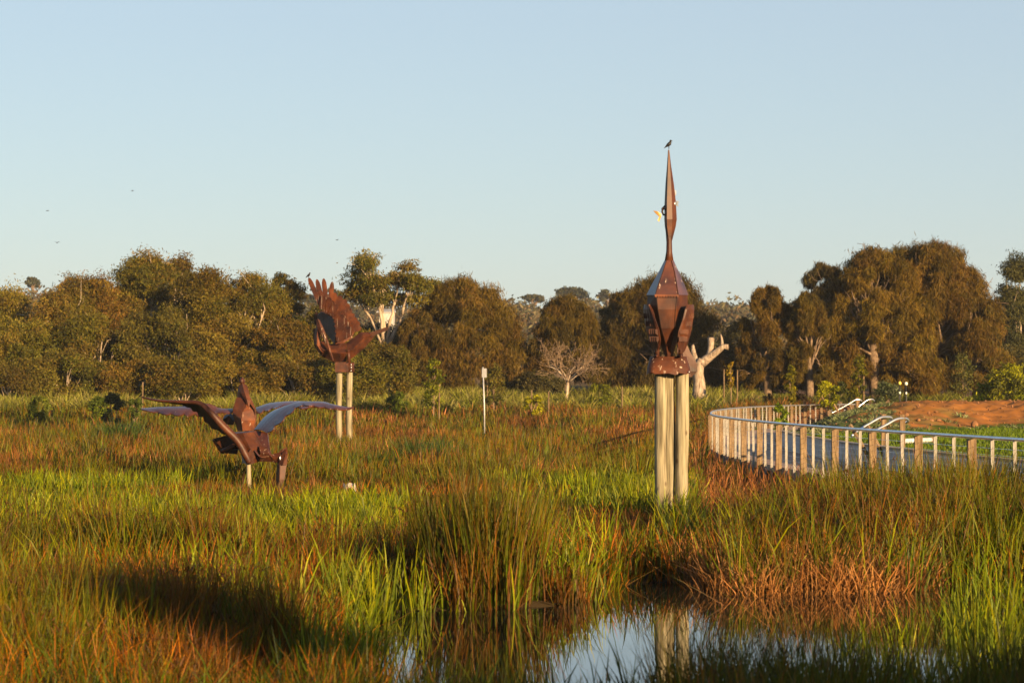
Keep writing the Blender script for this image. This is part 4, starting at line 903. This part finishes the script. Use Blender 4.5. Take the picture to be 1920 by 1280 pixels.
# folded wings
for sgn in (-1, 1):
    q = lambda du, v, dy: PP(1254 + sgn * du, v, dy)
    m = MB(); Gd = []
    for v, uo, ui, do, di in ((571, 45, 36, -.02, -.36), (580, 46.5, 31, -.04, -.44), (600, 44, 24, -.06, -.48), (620, 41, 18, -.08, -.46), (638, 36, 14, -.10, -.42), (652, 31, 17, -.10, -.34), (660, 27, 22, -.12, -.28)):
        Gd.append([q(uo - (uo - ui) * f + (1.2 * math.sin(v * .8) if f > .9 else 0), v, do + (di - do) * math.sin(f * pi / 2)) for f in np.linspace(0, 1, 7)])
    m.sheet(Gd, .03); w_ = m.build('wing', M['rust_streak'] if sgn < 0 else M['rust'], root)
    m = MB()
    for rr_, (v, n_) in enumerate(((592, 5), (607, 5), (622, 4), (636, 4))):
        for k in range(n_):
            uu = np.interp(v, [571, 600, 652], [36, 25, 18]) + k * 4.0 + 1; dd = np.interp(uu, [18, 36, 46], [-.50, -.34, -.10]) - .012
            m.plate([q(uu + 2.3 * cos(a_), v - 5 if (i_ in (0, 6)) else v + 5 * sin(a_), dd) for i_, a_ in enumerate(np.linspace(0, pi, 7))], (0, .012, 0))
    m.build('feather', M['rust'], w_)
    m = MB(); m.tube([q(22, 634, -.22), q(22, 650, -.24), q(22, 668, -.26)], [.045, .042, .048], 10); m.tube([q(22, 666, -.26), q(23, 668, -.42)], [.04, .015], 8); m.build('leg', M['rust'], root, True)
m = MB(); Gd = [[PP(1276 + 3 * s_ + a2 * k_, v, .18 + .02 * k_) for k_, a2 in ((-1, w2), (0, 0), (1, w2))] for s_, v, w2 in ((0, 636, 6), (2, 660, 12), (5, 682, 16), (6, 696, 13), (5, 706, 5))]
m.sheet(Gd, .03); m.build('tail', M['rust'], root)
# perch
m = MB(); R_ = []
for v, l, r, d in ((668, 1219, 1288, .24), (676, 1217, 1290, .33), (690, 1213, 1294, .42), (703, 1212, 1295, .46)):
    ring = []
    for a_ in np.arange(40) * 2 * pi / 40:
        uu = (l + r) / 2 + (r - l) / 2 * np.sign(cos(a_)) * abs(cos(a_)) ** .6; dd = d * np.sign(sin(a_)) * abs(sin(a_)) ** .6
        vv = v - (4.5 * abs(math.sin((uu - 1212) / 83 * pi * 4.5)) if v > 700 else 0); ring.append(PP(uu, vv, dd))
    R_.append(ring)
M['rust_perch'] = rust_mat('rusty_steel_droppings', .6, 9.2, .5, 1.15)
m.rings(R_[::-1]); m.build('perch', M['rust_perch'], root)
for u, dy, r_ in ((1239, -.12, .112), (1255, .02, .10), (1278.5, -.06, .125)):
    m = MB(); b_ = PP(u, 704, dy); m.tube([(b_[0] + .01 * sin(z_ * 2 + u), b_[1], z_) for z_ in np.linspace(-.6, b_[2] + .06, 9)], r_ * (1 + .04 * np.cos(np.arange(9) * 1.7 + u)), 14); m.build('pole', M['pole'], root, True)

# perching birds
def perched(u, v, Y, s, label, flip=1):
    p = PX(u, v, Y); root = thing('bird', tuple(p), label, 'bird', 'small birds'); m = MB(); f = flip
    pts = [(-.62, .32), (-.42, .42), (-.15, .62), (.12, .86), (.26, 1.12), (.30, 1.30)]; rr = [.05, .14, .28, .30, .20, .06]
    m.tube([p + s * np.array([f * x_, 0, z_]) for x_, z_ in pts], np.array(rr) * s, 10); m.blob(p + s * np.array([f * .30, 0, 1.30]), s * .19, 1, 0, 10, 6)
    b_ = m.build('body', M['feather_black'], root, True)
    m = MB(); m.tube([p + s * np.array([f * .44, 0, 1.32]), p + s * np.array([f * .66, 0, 1.27])], [s * .06, s * .012], 6); m.build('beak', M['black'], root)
    m = MB(); m.plate([p + s * np.array([f * x_, -.10, z_]) for x_, z_ in ((-.45, .42), (-.8, .16), (-.72, .1), (-.36, .30))], (0, .2 * s, 0)); m.build('tail', M['feather_black'], root)
    for dx in (-.05, .08):
        m = MB(); m.tube([p + s * np.array([f * dx, dx, .52]), p + s * np.array([f * dx * .6, dx, 0])], s * .035, 5); m.build('leg', M['black'], root)
perched(1254, 279.5, Y0, .115, 'small black bird perched on the tip of the upward bill')
def flyer(u, v, Y, s, yaw, up, label):
    p = PX(u, v, Y); root = thing('bird', tuple(p), label, 'bird', 'small birds')
    Rz = np.array([[cos(yaw), -sin(yaw), 0], [sin(yaw), cos(yaw), 0], [0, 0, 1]]); T = lambda q: p + s * (Rz @ np.array(q, float))
    m = MB(); m.tube([T((-.5, 0, 0)), T((-.2, 0, 0)), T((.1, 0, .01)), T((.35, 0, .03)), T((.5, 0, .02))], np.array([.03, .09, .12, .09, .01]) * s, 8); m.build('body', M['feather_black'], root, True)
    for sg in (-1, 1):
        m = MB(); m.sheet([[T((.22, sg * .05, .03)), T((-.12, sg * .05, .02))], [T((.26, sg * .5, up * .35)), T((-.08, sg * .5, up * .33))], [T((.0, sg * 1.0, up * .5)), T((-.12, sg * .98, up * .5))]], .03 * s); m.build('wing', M['feather_black'], root)
flyer(248, 358, 110, .12, .4, .5, 'topmost small black bird flying in the left sky')
flyer(89, 395, 110, .14, .1, -.1, 'small black bird flying level, leftmost in the sky')
flyer(107, 455, 105, .14, 1.2, .7, 'lowest small black bird flying above the left hill trees')
flyer(632, 450, 110, .12, .8, .6, 'small black bird flying alone above the raised steel wing')

# 2: pelican with raised wings on two poles
Y1 = 100.; P2 = lambda zx, zy, dy=0: PX(560 + zx * .1796, 490 + zy * .1797, Y1 + dy)
root = thing('pelican_sculpture', (PXX(645, Y1), Y1, 0.), 'rusty steel pelican with raised fan wings on two tall poles', 'sculpture')
def feathers(leading, tips, root_pts, w, mat, name, dy0, parent, th=.03, tuck=.25):
    """long rounded feather plates from root points to tips"""
    m = MB()
    for i, (t, r_) in enumerate(zip(tips, root_pts)):
        t, r_ = np.array(t, float), np.array(r_, float); d = t - r_; L = np.linalg.norm(d); d /= L; nn = np.array([-d[1], d[0]]); ww = w[i] if hasattr(w, '__len__') else w
        tipk = 3.3 if (name == 'flight_feather' and i < 4) else 1.1
        out = [r_ + nn * ww * .7, r_ + d * L * .45 + nn * ww] + [t - d * ww * tipk + d * ww * tipk * sin(q_) + nn * ww * cos(q_) for q_ in np.linspace(.15, pi - .15, 9)] + [r_ + d * L * .45 - nn * ww, r_ - nn * ww * .7]
        m.plate([P2(p[0], p[1], dy0 + .02 * (i % 3) + (r_[0] - p[0]) * .002) for p in out], (0, th, 0))
    return m.build(name, mat, parent)
# near wing: primaries, then coverts lying over them
wroot_m = MB(); wroot_m.sheet([[P2(385, 860, -.35), P2(470, 850, -.42), P2(555, 800, -.40)], [P2(392, 720, -.48), P2(480, 660, -.55), P2(600, 690, -.5)], [P2(370, 592, -.55), P2(470, 560, -.6), P2(560, 590, -.55)], [P2(240, 520, -.58), P2(330, 440, -.62), P2(430, 450, -.58)]], .05)
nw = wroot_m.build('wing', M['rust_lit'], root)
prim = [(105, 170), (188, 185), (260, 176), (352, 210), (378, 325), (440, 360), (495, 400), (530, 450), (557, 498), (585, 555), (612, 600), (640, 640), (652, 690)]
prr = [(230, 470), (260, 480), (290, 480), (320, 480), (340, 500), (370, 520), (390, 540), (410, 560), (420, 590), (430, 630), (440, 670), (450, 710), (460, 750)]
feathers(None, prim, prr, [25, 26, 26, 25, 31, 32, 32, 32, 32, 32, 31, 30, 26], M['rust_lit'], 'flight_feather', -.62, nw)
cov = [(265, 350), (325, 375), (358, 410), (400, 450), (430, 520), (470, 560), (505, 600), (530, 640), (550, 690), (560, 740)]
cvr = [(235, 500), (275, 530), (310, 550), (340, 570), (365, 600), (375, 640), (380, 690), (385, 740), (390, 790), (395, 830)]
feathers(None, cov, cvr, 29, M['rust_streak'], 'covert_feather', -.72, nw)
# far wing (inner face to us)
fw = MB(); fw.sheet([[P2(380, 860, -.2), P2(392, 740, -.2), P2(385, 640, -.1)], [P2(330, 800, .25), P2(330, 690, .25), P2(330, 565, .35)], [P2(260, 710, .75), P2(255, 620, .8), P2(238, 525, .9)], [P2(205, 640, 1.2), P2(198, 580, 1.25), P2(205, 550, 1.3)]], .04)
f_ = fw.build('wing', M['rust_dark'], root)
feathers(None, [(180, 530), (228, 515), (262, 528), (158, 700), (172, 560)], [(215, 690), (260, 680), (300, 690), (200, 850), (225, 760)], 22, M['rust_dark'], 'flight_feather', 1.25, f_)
# body
def ring2(pts): return [P2(*p) for p in pts]
m = MB(); m.rings([ring2([(165, 780, 0), (160, 840, -.12), (165, 885, 0), (160, 840, .12)]), ring2([(230, 830, 0), (245, 920, -.3), (245, 992, 0), (240, 920, .3)]), ring2([(330, 860, 0), (350, 950, -.42), (365, 1045, 0), (350, 950, .42)]), ring2([(420, 850, 0), (430, 960, -.46), (430, 1055, 0), (430, 960, .46)]), ring2([(500, 850, 0), (500, 960, -.44), (500, 1052, 0), (500, 960, .44)])])
m.build('breast', M['rust'], root)
m = MB(); m.rings([ring2([(502, 850, 0), (502, 960, -.46), (502, 1048, 0), (502, 960, .46)]), ring2([(580, 790, 0), (590, 890, -.36), (570, 1000, 0), (590, 890, .36)]), ring2([(650, 738, 0), (680, 800, -.28), (690, 900, 0), (680, 800, .28)]), ring2([(790, 738, 0), (790, 755, -.14), (785, 790, 0), (790, 755, .14)])])
m.build('rump', M['rust'], root)
m = MB()
for k in range(4): m.plate([P2(740, 745 + 6 * k, -.15 + .1 * k), P2(930, 680 + 8 * k, -.2 + .13 * k), P2(937, 690 + 8 * k, -.2 + .13 * k), P2(760, 790, -.15 + .1 * k)], (0, .03, .0))
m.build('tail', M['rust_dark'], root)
m = MB(); m.rings([ring2([(185, 605, -.45), (200, 597, -.52), (222, 615, -.45), (205, 625, -.38)]), ring2([(195, 690, -.45), (225, 680, -.54), (262, 700, -.45), (230, 715, -.36)]), ring2([(262, 830, -.47), (285, 820, -.54), (312, 840, -.47), (285, 850, -.4)]), ring2([(350, 1035, -.46), (358, 1030, -.49), (368, 1035, -.46), (360, 1045, -.43)])])
m.build('bill', M['rust_streak'], root)
m = MB(); m.rings([ring2([(188, 640, -.3), (205, 640, -.42), (225, 650, -.3), (205, 650, -.1)]), ring2([(162, 770, -.1), (190, 775, -.36), (225, 790, -.15), (195, 780, .1)]), ring2([(157, 860, 0), (190, 870, -.34), (245, 900, -.1), (195, 880, .2)]), ring2([(200, 945, 0), (235, 940, -.3), (285, 960, -.1), (240, 960, .2)])]); m.build('neck', M['rust_lit'], root)
m = MB(); m.box((P2(473, 1105) + np.array([-.1, 0, 0])), (.66, .62, 1.9 * .0)) if False else None
c1, c2 = P2(385, 1050), P2(525, 1155); m.rings([[(c1[0], Y1 - .3, z_), (c2[0], Y1 - .3, z_), (c2[0], Y1 + .3, z_), (c1[0], Y1 + .3, z_)] for z_ in (c2[2], c1[2])]); m.build('perch', M['rust'], root)
m = MB(); c1, c2 = P2(517, 920, -.36), P2(527, 1053, -.36); m.tube([c1, c2], [.07, .07], 8); c3 = P2(540, 1055), P2(540, 1155); m.tube([c3[1], c3[0]], [.16, .16], 14); m.build('bracket', M['rust'], root, True)
for k_ in range(3):
    m = MB(); m.blob(P2(547, 1075 + 32 * k_, -.17), .028, 3, 0, 8, 6); m.build('bolt', M['galv'], root, True)
for zx in (423, 530):
    b_ = P2(zx, 1156); m = MB(); m.tube([(b_[0] + .012 * sin(z_ * 1.5 + zx), Y1, z_) for z_ in np.linspace(-.5, b_[2], 9)], .125 * (1 + .03 * np.sin(np.arange(9) * 2.1)), 14); m.build('pole', M['pole'], root, True)
perched(578.5, 521.5, Y1 - .55, .16, 'small black bird perched on the tip of the raised steel wing', 1)

# 3 and 4: the pair low over the marsh
def wing_sheet(lead, trail, Y, nseg, nf, scal, mat, parent, name='wing', camber=.1, th=.03):
    """lead, trail: lists of (zx, zy, dy) in zoom pixels of the pair; scalloped trailing edge"""
    Q = lambda p: PX(250 + p[0] * .2266, 690 + p[1] * .2266, Y + p[2])
    L = catmull([Q(p) for p in lead], nseg); T = catmull([Q(p) for p in trail], nseg); n = len(L); rows = []
    for i in range(n):
        sc = 1 + scal * (abs(math.sin(i / (n - 1) * pi * nf)) - .5); row = []
        for f in np.linspace(0, 1, 6):
            p = L[i] + (T[i] - L[i]) * f * (sc if f > .99 else 1) ; p = p + np.array([0, 0, camber * math.sin(f * pi) * np.linalg.norm(T[i] - L[i])]); row.append(p)
        rows.append(row)
    m = MB(); m.sheet(rows, th); return m.build(name, mat, parent)
Q3 = lambda Y: (lambda zx, zy, dy=0: PX(250 + zx * .2266, 690 + zy * .2266, Y + dy))
Yb = 67.; B = Q3(Yb); root = thing('pelican_sculpture', (float(B(920, 500)[0]), Yb, 0.), 'rusty steel pelican behind its bowing partner, wings spread and bill tucked to its chest', 'sculpture')
m = MB(); m.rings([[B(862, 520), B(905, 520, -.35), B(992, 515, -.30), B(1005, 515, 0), B(960, 515, .35), B(890, 520, .3)], [B(820, 375), B(892, 430, -.45), B(1008, 430, -.4), B(1018, 400, 0), B(960, 400, .45), B(860, 400, .4)], [B(826, 325), B(905, 362, -.42), B(1000, 345, -.38), B(1012, 335, 0), B(960, 330, .35), B(870, 330, .3)], [B(856, 238), B(905, 250, -.26), B(960, 245, -.24), B(968, 238, 0), B(940, 235, .2), B(880, 235, .2)]])
m.build('breast', M['rust_lit'], root)
m = MB(); m.plate([B(822, 368, -.36), B(832, 312, -.36), B(856, 240, -.28), B(902, 246, -.34), B(934, 312, -.47), B(905, 362, -.50), B(888, 415, -.50)], (0, .03, 0)); m.build('neck_plate', M['rust'], root)
m = MB(); m.plate([B(962, 238, -.30), B(984, 270, -.32), B(1008, 335, -.40), B(1016, 408, -.42), B(1003, 345, -.46), B(968, 295, -.42)], (0, .03, 0)); m.build('neck_plate', M['galv'], root) if False else m.build('neck_plate', M['rust_streak'], root)
m = MB(); m.rings([[B(860, 240), B(890, 250, -.2), B(925, 240, -.1), B(900, 235, .15)], [B(862, 190), B(885, 190, -.22), B(920, 190, -.1), B(895, 185, .15)], [B(872, 140), B(895, 140, -.2), B(925, 140, -.05), B(900, 138, .12)]]); m.build('neck', M['rust_lit'], root)
m = MB(); m.blob(B(900, 108, -.05), (.085, .16, .10), 2, .05, 12, 8); h_ = m.build('head', M['rust'], root)
m = MB(); m.blob(B(893, 108, -.21), (.014, .014, .014), 3, 0, 8, 6); m.build('eye', M['black'], h_)
m = MB(); m.rings([[B(872, 145, -.25), B(900, 122, -.34), B(940, 140, -.25), B(905, 160, -.2)], [B(888, 200, -.36), B(915, 185, -.44), B(958, 200, -.36), B(920, 215, -.3)], [B(925, 270, -.46), B(940, 260, -.52), B(970, 270, -.46), B(945, 285, -.42)], [B(948, 318, -.52), B(952, 315, -.54), B(960, 316, -.52), B(954, 322, -.5)]]); m.build('bill', M['rust'], root)
wing_sheet([(60, 338, .3), (210, 325, .2), (450, 318, 0), (615, 298, -.1), (720, 335, 0), (822, 338, .1)], [(72, 346, -.1), (250, 378, -.4), (400, 388, -.6), (520, 388, -.6), (690, 372, -.4), (822, 372, -.2)], Yb, 8, 7, .25, M['rust_sheen'], root, camber=.05)
wing_sheet([(1016, 330, .3), (1130, 292, .4), (1290, 278, .5), (1450, 278, .5), (1560, 280, .5), (1622, 290, .5)], [(1020, 378, -.2), (1110, 350, -.4), (1210, 325, -.5), (1380, 332, -.4), (1540, 318, -.1), (1615, 298, .2)], Yb, 8, 7, .25, M['rust_sheen'], root, camber=.05)
m = MB(); m.plate([B(740, 425, .2), B(790, 392, .1), B(832, 440, .1), B(828, 470, .1), B(770, 465, .2)], (0, .3, .1)); m.build('leg', M['rust_dark'], root)
m = MB(); m.tube([(B(940, 515)[0], Yb, -.4), (B(940, 515)[0], Yb, .8), (B(940, 515)[0], Yb, B(940, 515)[2] + .1)], .07, 10); m.build('pole', M['pole'], root, True)

Yf = 60.; A = Q3(Yf); root = thing('pelican_sculpture', (float(A(955, 800)[0]), Yf, 0.), 'rusty steel pelican bowing with lifted wings and its bill pointing into the reeds', 'sculpture')
m = MB(); m.rings([[A(835, 528, .5), A(850, 540, -.35), A(905, 535, -.42), A(1000, 525, -.1), A(1000, 518, .5)], [A(860, 620, .5), A(905, 640, -.42), A(960, 650, -.50), A(1060, 640, -.1), A(1060, 620, .5)], [A(895, 720, .4), A(940, 740, -.40), A(985, 745, -.44), A(1090, 720, -.1), A(1080, 700, .4)], [A(900, 785, .2), A(950, 790, -.3), A(990, 788, -.32), A(1045, 772, -.1), A(1040, 760, .2)]]); m.build('body', M['rust'], root)
wing_sheet([(990, 520, .4), (1050, 522, .35), (1112, 538, .2)], [(1005, 680, -.45), (1060, 735, -.5), (1145, 715, -.4)], Yf, 5, 1, .0, M['rust_sheen'], root, name='back_plate', camber=-.12)
# neck reaching right and the head
m = MB(); m.rings([[A(1040, 640, -.3), A(1050, 700, -.52), A(1045, 772, -.3), A(1050, 700, 0)], [A(1110, 650, -.3), A(1120, 710, -.50), A(1110, 772, -.3), A(1120, 710, 0)], [A(1145, 712, -.3), A(1150, 740, -.45), A(1150, 776, -.3), A(1150, 740, -.1)], [A(1195, 700, -.3), A(1200, 735, -.42), A(1190, 782, -.3), A(1200, 735, -.15)], [A(1235, 668, -.3), A(1235, 715, -.42), A(1215, 780, -.3), A(1235, 715, -.15)]]); m.build('neck', M['rust_streak'], root)
m = MB(); m.rings([[A(1215, 690, -.3), A(1190, 790, -.3), A(1200, 800, -.4), A(1235, 705, -.45), A(1240, 690, -.3)], [A(1240, 665, -.3), A(1200, 800, -.3), A(1235, 803, -.50), A(1262, 700, -.48), A(1262, 665, -.3)], [A(1270, 655, -.3), A(1240, 800, -.2), A(1270, 800, -.42), A(1278, 710, -.4), A(1274, 655, -.3)]]); h_ = m.build('head', M['rust'], root)
m = MB(); m.blob(A(1214, 745, -.45), (.02, .015, .05), 3, 0, 8, 6); m.build('eye', M['steel_blue'], h_)
m = MB(); m.rings([[A(1188, 798, -.3), A(1210, 800, -.46), A(1268, 800, -.38), A(1240, 798, -.2)], [A(1180, 920, -.34), A(1205, 920, -.46), A(1252, 920, -.4), A(1225, 915, -.24)], [A(1174, 1060, -.36), A(1186, 1060, -.42), A(1212, 1040, -.4), A(1190, 1040, -.3)], [A(1172, 1180, -.38), A(1176, 1180, -.4), A(1182, 1180, -.39), A(1177, 1180, -.36)]]); bl = m.build('bill', M['rust'], root)
m = MB(); m.tube([A(1212, 800, -.48), A(1208, 920, -.47), A(1188, 1060, -.44)], .012, 5); m.build('bill_ridge', M['rust_dark'], bl)
# left wing: seen along its leading edge
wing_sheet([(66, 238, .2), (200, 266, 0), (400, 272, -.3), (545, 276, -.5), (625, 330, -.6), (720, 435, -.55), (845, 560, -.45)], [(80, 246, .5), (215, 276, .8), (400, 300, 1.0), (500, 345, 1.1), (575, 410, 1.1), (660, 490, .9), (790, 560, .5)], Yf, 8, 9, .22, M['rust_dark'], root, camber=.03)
m = MB(); m.tube(catmull([A(70, 240, .1), A(200, 268, -.08), A(400, 280, -.38), A(545, 290, -.58), (A(640, 370, -.68)), A(750, 490, -.62), A(860, 600, -.52), A(930, 720, -.5), A(960, 780, -.46)], 5), np.interp(np.linspace(0, 1, 41), [0, .2, .35, .5, .7, 1], [.01, .03, .055, .085, .10, .08]), 10); m.build('wing_spar', M['rust'], root, True)
# right wing
wing_sheet([(1000, 512, .5), (1090, 405, .7), (1180, 345, .7), (1290, 312, .6), (1400, 288, .4), (1550, 282, .2), (1640, 300, .1), (1760, 325, 0), (1826, 324, 0)], [(1112, 540, -.1), (1190, 470, -.3), (1290, 380, -.4), (1370, 318, -.4), (1450, 312, -.5), (1550, 325, -.5), (1650, 338, -.4), (1760, 346, -.2), (1822, 330, 0)], Yf, 7, 9, .15, M['rust_sheen'], root, camber=.06)
m = MB(); m.plate([A(950, 775, -.50), A(948, 700, -.52), A(972, 665, -.53), A(998, 700, -.52), A(1000, 785, -.5), A(975, 792, -.5)], (0, .05, 0)); m.build('breast_plate', M['rust_streak'], root)
m = MB(); m.plate([A(660, 590, .35), A(790, 556, .25), A(855, 600, .15), A(870, 660, .15), A(860, 712, .2), A(730, 700, .4)], (.0, .05, .02)); tl = m.build('tail', M['rust_dark'], root)
m = MB(); m.tube([A(662, 592, .3), A(695, 645, .33), A(732, 700, .36)], .035, 6); m.build('tail_edge', M['rust_lit'], tl)
m = MB(); m.tube([A(735, 690, .05), A(790, 664, 0), A(848, 636, -.1)], [.065, .065, .06], 10); m.build('leg', M['rust'], root, True)
m = MB(); b_ = A(955, 790); m.tube([(b_[0] + .02 * (1 - z_), Yf - .1, z_) for z_ in np.linspace(-.5, b_[2] + .1, 6)], .06, 12); m.build('pole', M['pole'], root, True)

# ------------------------------------------------------------------ haze
hm_ = bpy.data.materials.new('haze'); hm_.use_nodes = True; ht = hm_.node_tree; ht.nodes.remove(ht.nodes['Principled BSDF'])
pv = ht.nodes.new('ShaderNodeVolumePrincipled'); pv.inputs['Color'].default_value = (.80, .88, 1.0, 1); pv.inputs['Density'].default_value = .00014; pv.inputs['Anisotropy'].default_value = .1
ht.links.new(pv.outputs[0], ht.nodes['Material Output'].inputs['Volume'])
m = MB(); m.box((0, 2200, 15), (5200, 4700, 64)); kind(m.build('haze', hm_), 'stuff')
